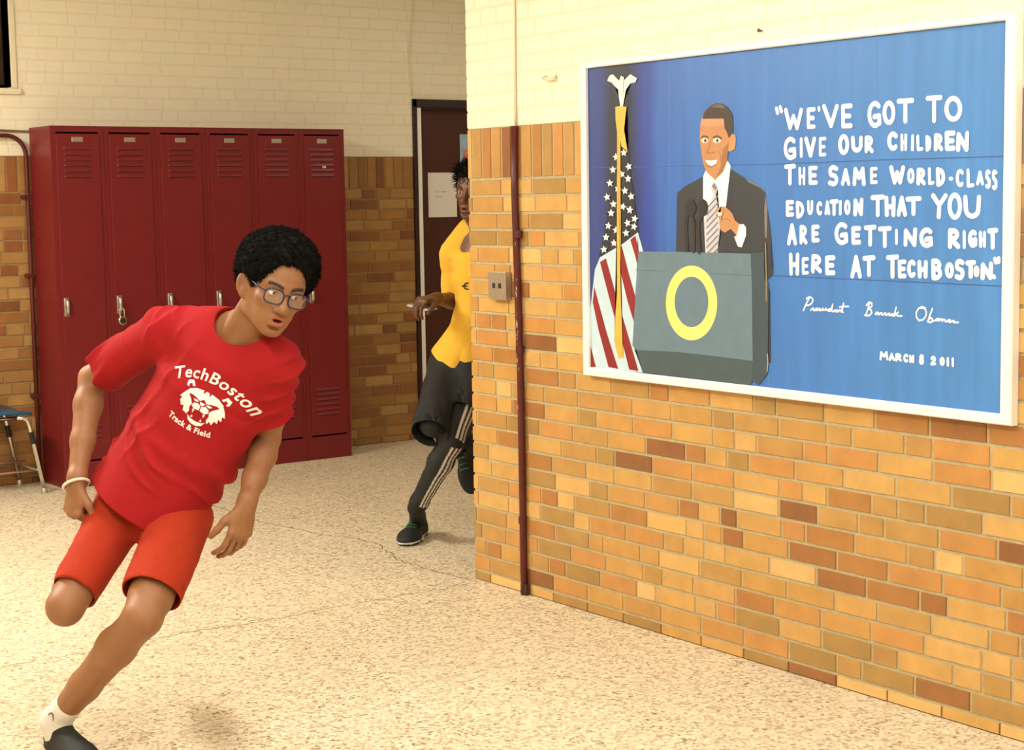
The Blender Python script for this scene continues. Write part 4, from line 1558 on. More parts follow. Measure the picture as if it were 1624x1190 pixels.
def head_colors(V, O, R, skin, lip, brow):
    q = (V - O) @ R
    n = len(V)
    c = np.tile(np.array(lin(skin)), (n, 1))
    mott = 1 + 0.05 * vnoise(V * 55, 3)[:, None]
    c = c * mott

    def put(mask, col, k):
        t = np.clip(mask, 0, 1)[:, None] * k
        c[:] = c * (1 - t) + np.array(lin(col)) * t
    lm = (1 - np.sqrt((q[:, 0] / 0.0215) ** 2 + ((q[:, 1] + 0.0715) / 0.0172) ** 2)) * 6
    lm = lm * (q[:, 2] > 0.078)
    put(lm, lip, 0.6)
    inner = (1 - np.sqrt((q[:, 0] / 0.0150) ** 2 + ((q[:, 1] + 0.0705) / 0.0055) ** 2)) * 8 * (q[:, 2] > 0.07) * (q[:, 2] < 0.0985)
    put(inner, (58, 22, 20), 0.9)
    for s in (-1, 1):
        x = q[:, 0] * s
        cy_ = 0.0205 + 0.006 * np.sin(np.clip((x - 0.012) / 0.04, 0, 1) * 2.4)
        bm_ = (1 - np.abs(q[:, 1] - cy_) / 0.0062) * 3 * (x > 0.011) * (x < 0.052) * (q[:, 2] > 0.045)
        put(bm_ * (0.75 + 0.25 * vnoise(V * 400, 5)), brow, 1.0)
    return c


def eye_mesh(c, R, gaze, r, parent):
    """eyeball with iris and pupil as material zones"""
    g = unit(gaze)
    X = unit(np.cross([0.1, 0.2, 1], g))
    Y = np.cross(g, X)
    vs, fs, ms = [], [], []
    rings_ = [0, 10, 22, 27, 45, 70, 100, 130, 155]
    n = 20
    vs.append(c + g * r)
    for a in rings_[1:]:
        for k in range(n):
            t = 2 * math.pi * k / n
            vs.append(c + r * (math.cos(math.radians(a)) * g + math.sin(math.radians(a)) * (math.cos(t) * X + math.sin(t) * Y)))
    for k in range(n):
        fs.append((0, 1 + k, 1 + (k + 1) % n))
        ms.append(2)
    for i in range(len(rings_) - 2):
        for k in range(n):
            a = 1 + i * n
            fs.append((a + k, a + n + k, a + n + (k + 1) % n, a + (k + 1) % n))
            ms.append(1 if rings_[i + 2] <= 27 else 0)
    return mesh_obj('eye', vs, fs, [M_EYEW, M_IRIS, M_PUPIL], parent, ms, True)


def curls(V, Fq, R_, n, size, seed, rad=0.0012):
    """little coils standing on a hair surface, returned as one vertex / face list"""
    rg = np.random.RandomState(seed)
    pick_ = rg.randint(0, len(Fq), n)
    vs, fs = [], []
    for f in pick_:
        a, b, c, d = V[Fq[f]]
        nrm = unit(np.cross(c - a, d - b))
        u = unit(np.cross(nrm, rg.randn(3)))
        v = np.cross(nrm, u)
        base = (a + c) / 2 - nrm * 0.003
        hgt = size * rg.uniform(0.5, 1.25)
        tilt = rg.randn(3) * 0.35
        ax = unit(nrm + tilt)
        tr = rg.uniform(1.3, 2.4)
        cr = rg.uniform(0.0022, 0.0042)
        ph = rg.uniform(0, 6.28)
        m = 9
        k0 = len(vs)
        for i in range(m):
            t = i / (m - 1)
            an = ph + tr * 2 * math.pi * t
            p_ = base + ax * hgt * t + cr * (math.cos(an) * u + math.sin(an) * v)
            tg = unit(ax * hgt + cr * tr * 6.28 * (-math.sin(an) * u + math.cos(an) * v))
            e1 = unit(np.cross(tg, ax + 0.01))
            e2 = np.cross(tg, e1)
            for q in range(3):
                w2 = 2 * math.pi * q / 3
                vs.append(p_ + rad * (1 - 0.4 * t) * (math.cos(w2) * e1 + math.sin(w2) * e2))
        for i in range(m - 1):
            for q in range(3):
                fs.append((k0 + i * 3 + q, k0 + i * 3 + (q + 1) % 3, k0 + i * 3 + 3 + (q + 1) % 3, k0 + i * 3 + 3 + q))
    return np.array(vs), np.array(fs)


def shoe(Fu, Fs, heel, toe, up, s=1.0, w=0.046):
    """running shoe: upper into Fu, sole into Fs"""
    d = unit(toe - heel)
    up = unit(up - d * (up @ d))
    sd = np.cross(d, up)
    L = np.linalg.norm(toe - heel)
    R = np.stack([sd, d, up], 1)
    for t, ww, hh in ((0.16, 0.034, 0.052), (0.42, 0.036, 0.046), (0.70, w - 0.002, 0.036), (0.86, w - 0.008, 0.026)):
        Fu.ell(heel + d * L * t + up * 0.026, R, (ww * s, L * 0.22, hh * s), 0.03)
    Fu.cone(heel + d * L * 0.20 + up * 0.045, heel + d * L * 0.24 + up * 0.092 * s, 0.036 * s, 0.034 * s, 0.02)
    Fu.cone(heel + d * L * 0.34 + up * 0.06, heel + d * L * 0.62 + up * 0.045, 0.028 * s, 0.026 * s, 0.02)
    Fu.plane(heel + up * 0.018, -up)
    Fu.cone(heel + d * L * 0.22 + up * 0.082 * s, heel + d * L * 0.24 + up * 0.14, 0.027 * s, 0.032 * s, 0.006, 's')
    for t, ww in ((0.13, 0.036), (0.35, 0.036), (0.60, w), (0.80, w - 0.004), (0.92, w - 0.016)):
        Fs.ell(heel + d * L * t + up * 0.013, R, (ww * s, L * 0.14, 0.022), 0.03)
    Fs.plane(heel + up * 0.0265, up)
    Fs.plane(heel + up * 0.0005, -up)


M_SKIN = mat('brown_skin', (170, 112, 70), 0.55, bump=0.04, bscale=500, attr=True)
M_SKIN.node_tree.nodes['Principled BSDF'].inputs['Subsurface Weight'].default_value = 0.08
M_SKIN.node_tree.nodes['Principled BSDF'].inputs['Subsurface Radius'].default_value = (0.012, 0.005, 0.003)
M_SKIN2 = mat('dark_brown_skin', (96, 58, 38), 0.45, bump=0.04, bscale=500, attr=True)
M_HAIR = mat('black_hair', (17, 15, 11), 0.85, noise=0.3, nscale=300, spec=0.12)
M_TEE = mat('red_jersey_cotton', (160, 26, 30), 0.85, noise=0.03, nscale=30, bump=0.12, bscale=420, spec=0.2)
M_SHORT = mat('orange_red_shorts', (166, 50, 25), 0.85, noise=0.05, nscale=60, bump=0.12, bscale=420, spec=0.2)
M_SOCK = mat('white_sock', (226, 220, 212), 0.9, noise=0.04, bump=0.15, bscale=600)
M_SHOEB = mat('black_shoe_mesh', (20, 24, 22), 0.7, noise=0.2, nscale=180, bump=0.3, bscale=500)
M_SOLE = mat('white_sole_foam', (226, 224, 220), 0.6)
M_PRINT = mat('white_shirt_print', (244, 236, 230), 0.8)
M_EYEW = mat('eye_white', (224, 218, 208), 0.25)
M_IRIS = mat('brown_iris', (66, 42, 26), 0.2)
M_PUPIL = mat('pupil', (10, 9, 9), 0.1)
M_GFRAME = mat('dark_blue_spectacle_frame', (38, 34, 66), 0.25)
M_BAND = mat('cream_rubber_band', (228, 220, 196), 0.5)


def lens_material():
    m = bpy.data.materials.new('spectacle_lens')
    m.use_nodes = True
    nt = m.node_tree
    nt.nodes.remove(nt.nodes['Principled BSDF'])
    o = [n for n in nt.nodes if n.type == 'OUTPUT_MATERIAL'][0]
    t = nt.nodes.new('ShaderNodeBsdfTransparent')
    g = nt.nodes.new('ShaderNodeBsdfGlossy')
    g.inputs['Roughness'].default_value = 0.06
    g.inputs['Color'].default_value = (0.85, 0.9, 1.0, 1)
    mx = nt.nodes.new('ShaderNodeMixShader')
    mx.inputs[0].default_value = 0.10
    nt.links.new(t.outputs[0], mx.inputs[1])
    nt.links.new(g.outputs[0], mx.inputs[2])
    nt.links.new(mx.outputs[0], o.inputs[0])
    return m


# ================================================================ the boy in red
DM = 1.065
J = {k: at(v[0], v[1], v[2] * DM) for k, v in dict(
    pel=(258, 792, 4.62), Rhip=(200, 798, 4.66), Lhip=(292, 812, 4.61), Lknee=(226, 980, 4.37), Lank=(88, 1143, 4.60),
    Rknee=(104, 962, 4.42), Rank=(136, 893, 4.79), chest=(335, 612, 4.50), neck=(388, 512, 4.48),
    Rsh=(264, 524, 4.55), Lsh=(441, 572, 4.46), Rel=(146, 600, 4.71), Rwr=(121, 768, 4.57), Lel=(424, 695, 4.61), Lwr=(390, 803, 4.47),
    eye=(451, 469, 4.32)).items()}
RH = frame_of(view_dir(24, -14), rot_about(np.array([0, 0, 1.0]), -_fw, -17.5))
OH = J['eye'] - RH @ np.array([0, 0.001, 0.088])
TX = unit(J['Lsh'] - J['Rsh'])
TY = unit(J['neck'] - J['pel'])
TZ = unit(np.cross(TX, TY))
TX = np.cross(TY, TZ)
RT = np.stack([TX, TY, TZ], 1)
T_ = lambda c, x, y, z: np.asarray(c) + RT @ np.array([x, y, z])

body = Field()
body.ell(T_(J['pel'], -0.008, 0.02, -0.005), RT, (0.120, 0.10, 0.090), 0.03)
body.ell(lerp(J['pel'], J['neck'], 0.35), RT, (0.125, 0.16, 0.088), 0.05)
body.ell(lerp(J['pel'], J['neck'], 0.68), RT, (0.150, 0.17, 0.098), 0.05)
body.cone(J['Rsh'], T_(J['neck'], -0.03, -0.035, -0.01), 0.052, 0.048, 0.04)
body.cone(J['Lsh'], T_(J['neck'], 0.03, -0.035, -0.01), 0.052, 0.048, 0.04)
# arms
for s in 'RL':
    sh, el_, wr = J[s + 'sh'], J[s + 'el'], J[s + 'wr']
    body.chain([sh, lerp(sh, el_, .35), lerp(sh, el_, .75), el_], [0.050, 0.046, 0.039, 0.036], 0.02)
    body.chain([el_, lerp(el_, wr, .25), lerp(el_, wr, .6), lerp(el_, wr, .95)], [0.036, 0.040, 0.033, 0.0255], 0.02)
    body.ell(el_ + unit(el_ - (sh + wr) / 2) * 0.014, RT, (0.022, 0.022, 0.022), 0.02)
# legs
for s in 'RL':
    hp, kn, an = J[s + 'hip'], J[s + 'knee'], J[s + 'ank']
    fw_ = unit(unit(hp - kn) + unit(an - kn)) * -1
    if s == 'L':
        body.chain([lerp(hp, kn, .08), lerp(hp, kn, .4), lerp(hp, kn, .8), kn], [0.070, 0.070, 0.057, 0.052], 0.03)
        body.ell(kn + fw_ * 0.014, RT, (0.036, 0.040, 0.036), 0.03)
    else:
        body.chain([hp, lerp(hp, kn, .4), lerp(hp, kn, .8), kn], [0.076, 0.064, 0.050, 0.047], 0.03)
        body.ell(kn + fw_ * 0.012, RT, (0.033, 0.036, 0.033), 0.03)
    body.ell(lerp(kn, an, 0.10) + fw_ * 0.020, RT, (0.024, 0.026, 0.024), 0.03)
    body.chain([kn, lerp(kn, an, .28) - fw_ * 0.012, lerp(kn, an, .65) - fw_ * 0.004, lerp(kn, an, .92), an], [0.048, 0.053, 0.042, 0.034, 0.035], 0.025)
    body.cone(lerp(kn, an, .12) + fw_ * .01, lerp(kn, an, .8) + fw_ * .008, 0.030, 0.026, 0.03)
# neck
nb_ = T_(J['neck'], 0, -0.045, -0.008)
nt_p = OH + RH @ np.array([0, -0.045, -0.020])
body.cone(nb_, nt_p, 0.060, 0.054, 0.025)
body.cone(T_(J['neck'], -0.018, -0.055, 0.048), OH + RH @ np.array([-0.056, -0.045, -0.02]), 0.013, 0.014, 0.025)
body.cone(T_(J['neck'], 0.018, -0.055, 0.048), OH + RH @ np.array([0.056, -0.045, -0.02]), 0.013, 0.014, 0.025)
body.ell(lerp(nb_, nt_p, 0.55) + RH @ np.array([0, 0, 0.052]), RH, (0.012, 0.016, 0.012), 0.02)
head(body, OH, RH)
# hands
rf = unit(J['Rwr'] - J['Rel'])
hand(body, J['Rwr'], unit(at(113, 840, 4.57 * DM) - J['Rwr']), view_dir(-42, 0), view_dir(48, 0), curl=(66, 84, 55), s=1.0)
lf = unit(J['Lwr'] - J['Lel'])
hand(body, J['Lwr'], unit(at(374, 874, 4.46 * DM) - J['Lwr']), view_dir(42, 0), view_dir(-48, 0), curl=(20, 30, 20), s=0.98)
# foot in the sock
flr = onZ(56, 1192)
heel = np.array([J['Lank'][0], J['Lank'][1], 0.0]) + unit(np.array([*(_r0[:2] * -0.5 + _fw[:2] * 0.85), 0])) * 0.055
fd = unit(np.array([*(_r0[:2] * 0.62 + -_fw[:2] * 0.80), 0]))
toe = heel + fd * 0.275
body.chain([J['Lank'], heel + fd * 0.06 + np.array([0, 0, 0.045])], [0.034, 0.034], 0.02)
body.chain([heel + fd * 0.05 + np.array([0, 0, 0.04]), heel + fd * 0.21 + np.array([0, 0, 0.03])], [0.028, 0.022], 0.02)
rsh = unit(J['Rank'] - J['Rknee'])
rheel = J['Rank'] + rsh * 0.055 + np.array([0, 0, 0.02])
rtd = unit(np.array([0, 0, -0.42]) + rsh * 0.85)
rtoe = rheel + rtd * 0.262
body.chain([J['Rank'], rheel + rtd * 0.05 - rsh * 0.035], [0.034, 0.032], 0.02)
V, Q = body.mesh(0.0031)
SKIN = (147, 99, 62)
runner = sdf_obj('person', V, Q, M_SKIN, None, head_colors(V, OH, RH, SKIN, (176, 84, 70), (34, 24, 17)))
tag(runner, 'person in red t-shirt and orange shorts with glasses sprinting and leaning to one side', 'person')

# hair
hair = Field()
hair.ell(OH + RH @ np.array([0, 0.058, -0.024]), RH, (0.113, 0.100, 0.114), 0.03)
hair.ell(OH + RH @ np.array([0, 0.010, -0.055]), RH, (0.092, 0.085, 0.085), 0.03)
hair.disp(lambda P: 0.0042 * vnoise(P * 75, 1) + 0.0030 * vnoise(P * 160, 2))
hair.ell(OH + RH @ np.array([0, -0.012, 0.085]), RH, (0.0690, 0.097, 0.088), 0.012, 's')
hair.ell(OH + RH @ np.array([0, -0.075, 0.03]), RH, (0.095, 0.075, 0.085), 0.012, 's')
for s in (-1, 1):
    hair.ell(OH + RH @ np.array([s * 0.096, -0.026, -0.010]), RH, (0.040, 0.045, 0.042), 0.008, 's')
hair.plane(OH + RH @ np.array([0, -0.050, 0]), RH @ np.array([0, -1, 0]))
VH, QH = hair.mesh(0.0036)
cv, cf = curls(VH, QH, RH, 5200, 0.011, 4)
VH2 = np.concatenate([VH, cv])
QH2 = np.concatenate([QH, cf + len(VH)])
hr = sdf_obj('hair', VH2, QH2, M_HAIR, runner)
for s in (-1, 1):
    eye_mesh(OH + RH @ np.array([s * 0.032, 0.001, 0.0755]), RH, RH @ np.array([0.28, -0.03, 1.0]), 0.0125, runner)

# spectacles
gl = MB()
lens_m = MB()
gz = 0.1085


def lens_outline(s, off=0.0, n=32):
    pts = []
    for k in range(n):
        t = 2 * math.pi * k / n
        ct, st = math.cos(t), math.sin(t)
        rx, ry = 0.0265 - off, 0.0195 - off
        x = rx * math.copysign(abs(ct) ** 0.72, ct)
        y = ry * math.copysign(abs(st) ** 0.72, st) - (0.002 if st < 0 else 0)
        pts.append(OH + RH @ np.array([s * 0.0345 + x, -0.003 + y, gz - 0.30 * (abs(s * 0.0345 + x) ** 2) * 5]))
    return pts


for s in (-1, 1):
    gl.tube(lens_outline(s), 0.0021, 8, closed=True)
    o = lens_outline(s, 0.001)
    c = OH + RH @ np.array([s * 0.0345, -0.003, gz - 0.30 * (0.0345 ** 2) * 5 + 0.0008])
    lens_m.add([c] + o, [(0, 1 + k, 1 + (k + 1) % len(o)) for k in range(len(o))])
    W1 = lambda x, y, z: OH + RH @ np.array([x, y, z])
    gl.tube([W1(s * 0.0605, 0.006, gz - 0.0045), W1(s * 0.069, 0.007, gz - 0.012), W1(s * 0.076, 0.007, 0.075), W1(s * 0.080, 0.009, 0.02), W1(s * 0.081, 0.012, -0.012), W1(s * 0.081, -0.006, -0.034)], 0.0022, 8)
gl.tube([OH + RH @ np.array([-0.0095, 0.004, gz + 0.0005]), OH + RH @ np.array([0, 0.008, gz + 0.002]), OH + RH @ np.array([0.0095, 0.004, gz + 0.0005])], 0.0021, 8)
spec = gl.build('spectacles', M_GFRAME, runner, True)
lens_m.build('lens', lens_material(), spec, True)

# t-shirt
tee = Field()
hemC = lerp(J['pel'], J['neck'], -0.085) - TX * 0.032 + TZ * 0.016
w1, w2, w3, w4 = lerp(J['pel'], J['neck'], 0.30), lerp(J['pel'], J['neck'], 0.62), lerp(J['pel'], J['neck'], 0.84), lerp(J['pel'], J['neck'], 0.97)
w1 = w1 - TX * 0.016
tee.tube(hemC - TX * 0.004, w1, TX, TZ, (0.176, 0.156), (0.170, 0.126), 0.04, 'u', 0.006)
tee.tube(w1, w2, TX, TZ, (0.172, 0.124), (0.176, 0.126), 0.05, 'u', 0.02)
tee.tube(w2, w3, TX, TZ, (0.176, 0.126), (0.160, 0.104), 0.05, 'u', 0.03)
tee.cone(J['Rsh'] + TY * 0.004, w4 - TX * 0.03 - TY * 0.012, 0.066, 0.056, 0.05)
tee.cone(J['Lsh'] + TY * 0.004, w4 + TX * 0.03 - TY * 0.012, 0.066, 0.056, 0.05)
tee.ell(w3 + TZ * 0.0, RT, (0.15, 0.10, 0.10), 0.05)
slv = {}
for s, f, r0, r1 in (('R', 0.80, 0.070, 0.071), ('L', 0.74, 0.066, 0.058)):
    sh, el_ = J[s + 'sh'], J[s + 'el']
    e = lerp(sh, el_, f)
    tee.tube(sh, e, TZ, TX, (r0, r0), (r1, r1 * 0.96), 0.035, 'u', 0.004)
    slv[s] = (sh, e, unit(el_ - sh), r1)
for s in (-1, 1):
    pass


def ridge(t):
    """soft crease profile, 1 on the crest and 0 in between"""
    u = np.abs(((t + 0.5) % 1.0) - 0.5) * 2
    return np.clip(1 - u * 1.7, 0, 1) ** 1.5


def tee_folds(P):
    q = (P - J['pel']) @ RT
    x, y, z = q[:, 0], q[:, 1], q[:, 2]
    n1 = vnoise(np.stack([x * 5, y * 7, z * 5], 1), 11)
    n2 = vnoise(np.stack([x * 7 + y * 3, y * 6, z * 6], 1), 12)
    n3 = vnoise(np.stack([x * 11, y * 12, z * 9], 1), 13)
    low = np.clip((0.30 - y) / 0.20, 0, 1)
    mid = np.clip(1 - np.abs(y - 0.26) / 0.20, 0, 1)
    # bunched cloth sweeping across the waist
    d = ridge((y + 0.30 * x + 0.035 * n1) / 0.078) * np.clip(0.55 + n2, 0, 1.2) * low * 0.010
    # pull lines from the right armpit down to the left hip, and from the left armpit
    d += ridge((y * 0.75 + x * 0.70 + 0.03 * n2) / 0.10 + 0.2) * np.clip(0.35 + n1, 0, 1) * mid * 0.0065
    # drape down the right flank
    d += ridge((x * 0.9 + z * 0.5 - y * 0.25 + 0.02 * n1) / 0.07) * np.clip((-0.05 - x) / 0.08, 0, 1) * np.clip(0.5 + n2, 0, 1) * 0.008
    # sleeves
    sl = np.clip((np.abs(x) - 0.15) / 0.05, 0, 1)
    d += ridge((y * 0.8 - np.abs(x) * 0.6 + z * 0.5 + 0.02 * n2) / 0.055) * sl * np.clip(0.5 + n1, 0, 1) * 0.0065
    return -1.7 * d + 0.004 + 0.0016 * n3


tee.disp(tee_folds)
for s in 'RL':
    sh, e, ad_, r1 = slv[s]
    tee.cone(e - ad_ * 0.05, e + ad_ * 0.10, r1 - 0.018, r1 - 0.015, 0.003, 's')
tee.tube(hemC - TY * 0.06, hemC + TY * 0.05, TX, TZ, (0.163, 0.142), (0.152, 0.122), 0.003, 's', 0.004)
# neck opening
ncut = T_(J['neck'], 0, -0.030, 0.012)
ndir = unit(lerp(TY, unit(nt_p - nb_), 0.5) + TZ * 0.35)
tee.cone(ncut - ndir * 0.030, ncut + ndir * 0.16, 0.066, 0.090, 0.006, 's')
VT, QT = tee.mesh(0.0034)
VT = smooth_verts(VT, QT, 2)
shirt = sdf_obj('t_shirt', VT, QT, M_TEE, runner)

# print on the chest, laid onto the cloth
bv = BVHTree.FromPolygons([Vector(v) for v in VT], [tuple(int(i) for i in f) for f in QT])
PC = at(331, 634, 4.45 * DM)
PX, PY_, PZ = TX, TY, TZ


def on_shirt(x, y, lift=0.0012):
    o = PC + PX * x + PY_ * y + PZ * 0.25
    loc, nrm, i, d = bv.ray_cast(Vector(o), Vector(-PZ))
    if loc is None: return None
    return np.array(loc) + np.array(nrm) * lift


def lay(name, vs, fs, parent, lift=0.0012, mx=0.006, m=None):
    bm = bmesh.new()
    bvs = [bm.verts.new((a, b, 0)) for a, b in vs]
    for f in fs:
        try: bm.faces.new([bvs[i] for i in f])
        except ValueError: pass
    bmesh.ops.triangulate(bm, faces=bm.faces[:])
    for _ in range(4):
        es = [e for e in bm.edges if e.calc_length() > mx]
        if not es: break
        bmesh.ops.subdivide_edges(bm, edges=es, cuts=1)
        bmesh.ops.triangulate(bm, faces=bm.faces[:])
    bm.verts.index_update()
    P = [on_shirt(v.co.x, v.co.y, lift) for v in bm.verts]
    F_ = [tuple(v.index for v in f.verts) for f in bm.faces]
    F_ = [f for f in F_ if all(P[i] is not None for i in f)]
    P = [p_ if p_ is not None else PC for p_ in P]
    bm.free()
    return mesh_obj(name, P, F_, m or M_PRINT, parent, None, True)


def arched(body_, size, radius, cx, cy, bold, sgn=1, spacing=1.0, shear=0.0):
    vs, fs = text_mesh(body_, size, 'CENTER', bold, spacing)
    out = []
    for a, b in vs:
        a = a + shear * b
        rr = radius + sgn * b
        out.append((cx + rr * math.sin(a / radius), cy + sgn * (rr * math.cos(a / radius) - radius)))
    return out, fs


vs, fs = arched('TechBoston', 0.047, 0.165, 0.008, 0.056, 0.0008, 1, 1.10, 0.12)
lay('shirt_lettering', vs, fs, shirt)
vs, fs = arched('Track & Field', 0.0235, 0.32, -0.010, -0.096, 0.0007, -1, 1.05)
lay('shirt_lettering', vs, fs, shirt)


def blob(cx, cy, rx, ry, rot=0, n=20, wob=0.0, seed=0):
    rg = np.random.RandomState(seed)
    ph = rg.rand(3) * 6
    out = []
    for t in np.linspace(0, 2 * math.pi, n + 1)[:-1]:
        k = 1 + wob * (math.sin(3 * t + ph[0]) + math.sin(5 * t + ph[1]))
        x, y = rx * k * math.cos(t), ry * k * math.sin(t)
        c, s = math.cos(rot), math.sin(rot)
        out.append((cx + x * c - y * s, cy + x * s + y * c))
    return out


ev, ef = [], []


def eadd(pts):
    n = len(ev)
    ev.extend(pts)
    ef.append(tuple(range(n, n + len(pts))))


# generic big-cat head: broad brow, cheek ruffs, ears, muzzle and open jaw with gaps left red
eadd([(-.052, .030), (-.034, .043), (-.012, .048), (-.009, .036), (-.004, .048), (.004, .048), (.009, .036), (.012, .048), (.034, .043), (.052, .030), (.050, .016), (.036, .020), (.022, .017), (.010, .012), (0, .022), (-.010, .012), (-.022, .017), (-.036, .020), (-.050, .016)])
for s in (-1, 1):
    f_ = lambda L_: [(s * a, b) for a, b in L_]
    eadd(f_([(.053, .026), (.061, .010), (.068, -.006), (.060, -.004), (.064, -.020), (.055, -.016), (.056, -.032), (.047, -.028), (.044, -.044), (.036, -.036), (.031, -.048), (.027, -.036), (.030, -.020), (.026, -.008), (.034, .004), (.042, .012)]))
    eadd(f_([(.040, .046), (.052, .060), (.066, .052), (.064, .036), (.056, .034), (.058, .044), (.052, .049), (.046, .042)]))
    eadd(f_([(.0015, -.002), (.012, .003), (.023, -.002), (.025, -.013), (.016, -.020), (.0015, -.017)]))
    eadd(f_([(.010, .007), (.018, .012), (.028, .010), (.022, .004)]))
    eadd(f_([(.020, -.021), (.013, -.022), (.0165, -.035)]))
    eadd(f_([(.018, -.050), (.011, -.049), (.0135, -.040)]))
eadd([(-.008, .010), (.008, .010), (.005, .003), (0, 0), (-.005, .003)])
eadd([(-.027, -.046), (-.018, -.053), (0, -.056), (.018, -.053), (.027, -.046), (.020, -.062), (.008, -.069), (-.008, -.069), (-.020, -.062)])
ev = [(a * 1.02 + 0.002, b * 0.88 - 0.014) for a, b in ev]
lay('shirt_emblem', ev, ef, shirt, mx=0.008)

# shorts
sh_ = Field()
wst = lerp(J['pel'], J['neck'], 0.12)
sh_.tube(lerp(J['pel'], J['neck'], -0.16) - TX * 0.012, wst - TX * 0.03, TX, TZ, (0.146, 0.110), (0.130, 0.100), 0.03, 'u', 0.03)
lh = lerp(J['Lhip'], J['Lknee'], 0.80)
rh = lerp(J['Rhip'], J['Rknee'], 0.87)
sh_.tube(lerp(J['Lhip'], J['Lknee'], -0.02) - TX * 0.004, lh, TX, TZ, (0.092, 0.098), (0.086, 0.088), 0.045, 'u', 0.004)
sh_.tube(lerp(J['Rhip'], J['Rknee'], -0.10), rh, TX, TZ, (0.092, 0.102), (0.066, 0.074), 0.045, 'u', 0.004)


def short_folds(P):
    q = (P - J['pel']) @ RT
    a = vnoise(np.stack([q[:, 0] * 16 + q[:, 1] * 6, q[:, 1] * 9, q[:, 2] * 12], 1), 21)
    b = vnoise(q * 34, 22)
    return 0.0042 * (1 - np.abs(a) * 1.9) * 0.8 + 0.0016 * b


sh_.disp(short_folds)
for hp, kn, e, r in ((J['Lhip'], J['Lknee'], lh, 0.078), (J['Rhip'], J['Rknee'], rh, 0.058)):
    ad_ = unit(kn - hp)
    sh_.cone(e - ad_ * 0.07, e + ad_ * 0.09, r, r + 0.003, 0.003, 's')
VS, QS = sh_.mesh(0.0036)
VS = smooth_verts(VS, QS, 2)
sdf_obj('shorts', VS, QS, M_SHORT, runner)

# socks and shoes
for kn, an, hl, td, upv, nm in ((J['Lknee'], J['Lank'], heel, fd, np.array([0, 0, 1.0]), 'L'), (J['Rknee'], J['Rank'], rheel, rtd, -rsh, 'R')):
    so = Field()
    so.chain([lerp(kn, an, 0.865), an, hl + td * 0.055 + upv * 0.05], [0.0425, 0.0415, 0.039], 0.015)
    so.cone(hl + td * 0.06 + upv * 0.05, hl + td * 0.15 + upv * 0.045, 0.035, 0.028, 0.02)
    so.disp(lambda P: 0.001 * vnoise(P * 60, 31))
    so.plane(lerp(kn, an, 0.83), kn - an)
    a, b = so.mesh(0.0034)
    sk = sdf_obj('sock', a, b, M_SOCK, runner)
    if nm == 'L':
        q = MB()
        cfr = at(83, 1135, 4.5)
        svb = BVHTree.FromPolygons([Vector(v) for v in a], [tuple(int(i) for i in f) for f in b])
        vsx = []
        for px, py in ((76, 1137), (78, 1131), (83, 1130), (86, 1134), (86, 1141), (83, 1145), (84, 1139), (83, 1134), (80, 1133)):
            dd = ray(px, py)
            loc, nrm, i, d_ = svb.ray_cast(Vector(CAM), Vector(dd))
            if loc is not None: vsx.append(np.array(loc) + np.array(nrm) * 0.0012)
        if len(vsx) > 3:
            q.add(vsx, [tuple(range(len(vsx)))])
            q.build('sock_mark', mat('grey_sock_mark', (130, 112, 116), 0.8), sk)
    fu, fs_ = Field(), Field()
    shoe(fu, fs_, hl, hl + td * 0.275, upv)
    fu.cone(hl + td * 0.005 + upv * 0.05, hl - td * 0.004 + upv * 0.105, 0.010, 0.008, 0.012)
    a, b = fu.mesh(0.0036)
    so_ = sdf_obj('shoe', a, b, M_SHOEB, runner)
    a, b = fs_.mesh(0.0036)
    sdf_obj('sole', a, b, M_SHOEB, so_)
# wristband
wb = J['Rwr'] + rf * 0.002
e1 = unit(np.cross(rf, view_dir(0, 0)))
e2 = np.cross(rf, e1)
tl = unit(rf + e2 * 0.0 + e1 * 0.0)
q = MB()
q.tube([wb + 0.0345 * (math.cos(t) * e1 + math.sin(t) * e2) + rf * (0.012 * math.cos(t)) for t in np.linspace(0, 2 * math.pi, 33)[:-1]], 0.0045, 8, closed=True)
q.build('wristband', M_BAND, runner, True)

# ================================================================ the runner in yellow coming round the corner
K = {k: at(*v) for k, v in dict(
    pel=(735, 572, 7.74), Rhip=(714, 578, 7.80), Lhip=(752, 584, 7.74), Lknee=(716, 700, 7.55), Lank=(660, 806, 7.72),
    Rknee=(686, 672, 7.52), Rank=(733, 684, 7.86), neck=(757, 362, 7.66),
    Rsh=(720, 398, 7.72), Lsh=(802, 394, 7.60), Rel=(727, 478, 7.82), Rwr=(690, 474, 7.60), Lel=(812, 470, 7.82), Lwr=(800, 512, 7.60),
    eye=(739, 306, 7.56)).items()}
RH2 = frame_of(view_dir(-30, -6), rot_about(np.array([0, 0, 1.0]), -_fw, -8))
OH2 = K['eye'] - RH2 @ np.array([0, 0.001, 0.088])
KX = unit(K['Lsh'] - K['Rsh'])
KY = unit(K['neck'] - K['pel'])
KZ = unit(np.cross(KX, KY))
KX = np.cross(KY, KZ)
RK = np.stack([KX, KY, KZ], 1)
b2 = Field()
b2.ell(K['pel'] + KY * 0.03, RK, (0.135, 0.11, 0.092), 0.03)
b2.ell(lerp(K['pel'], K['neck'], 0.35) + KX * 0.045, RK, (0.095, 0.17, 0.080), 0.05)
b2.ell(lerp(K['pel'], K['neck'], 0.70) + KX * 0.03, RK, (0.115, 0.17, 0.088), 0.05)
b2.cone(K['Rsh'], K['neck'] - KX * 0.03 - KY * 0.045, 0.046, 0.040, 0.04)
b2.cone(K['Lsh'], K['neck'] + KX * 0.03 - KY * 0.035, 0.050, 0.046, 0.04)
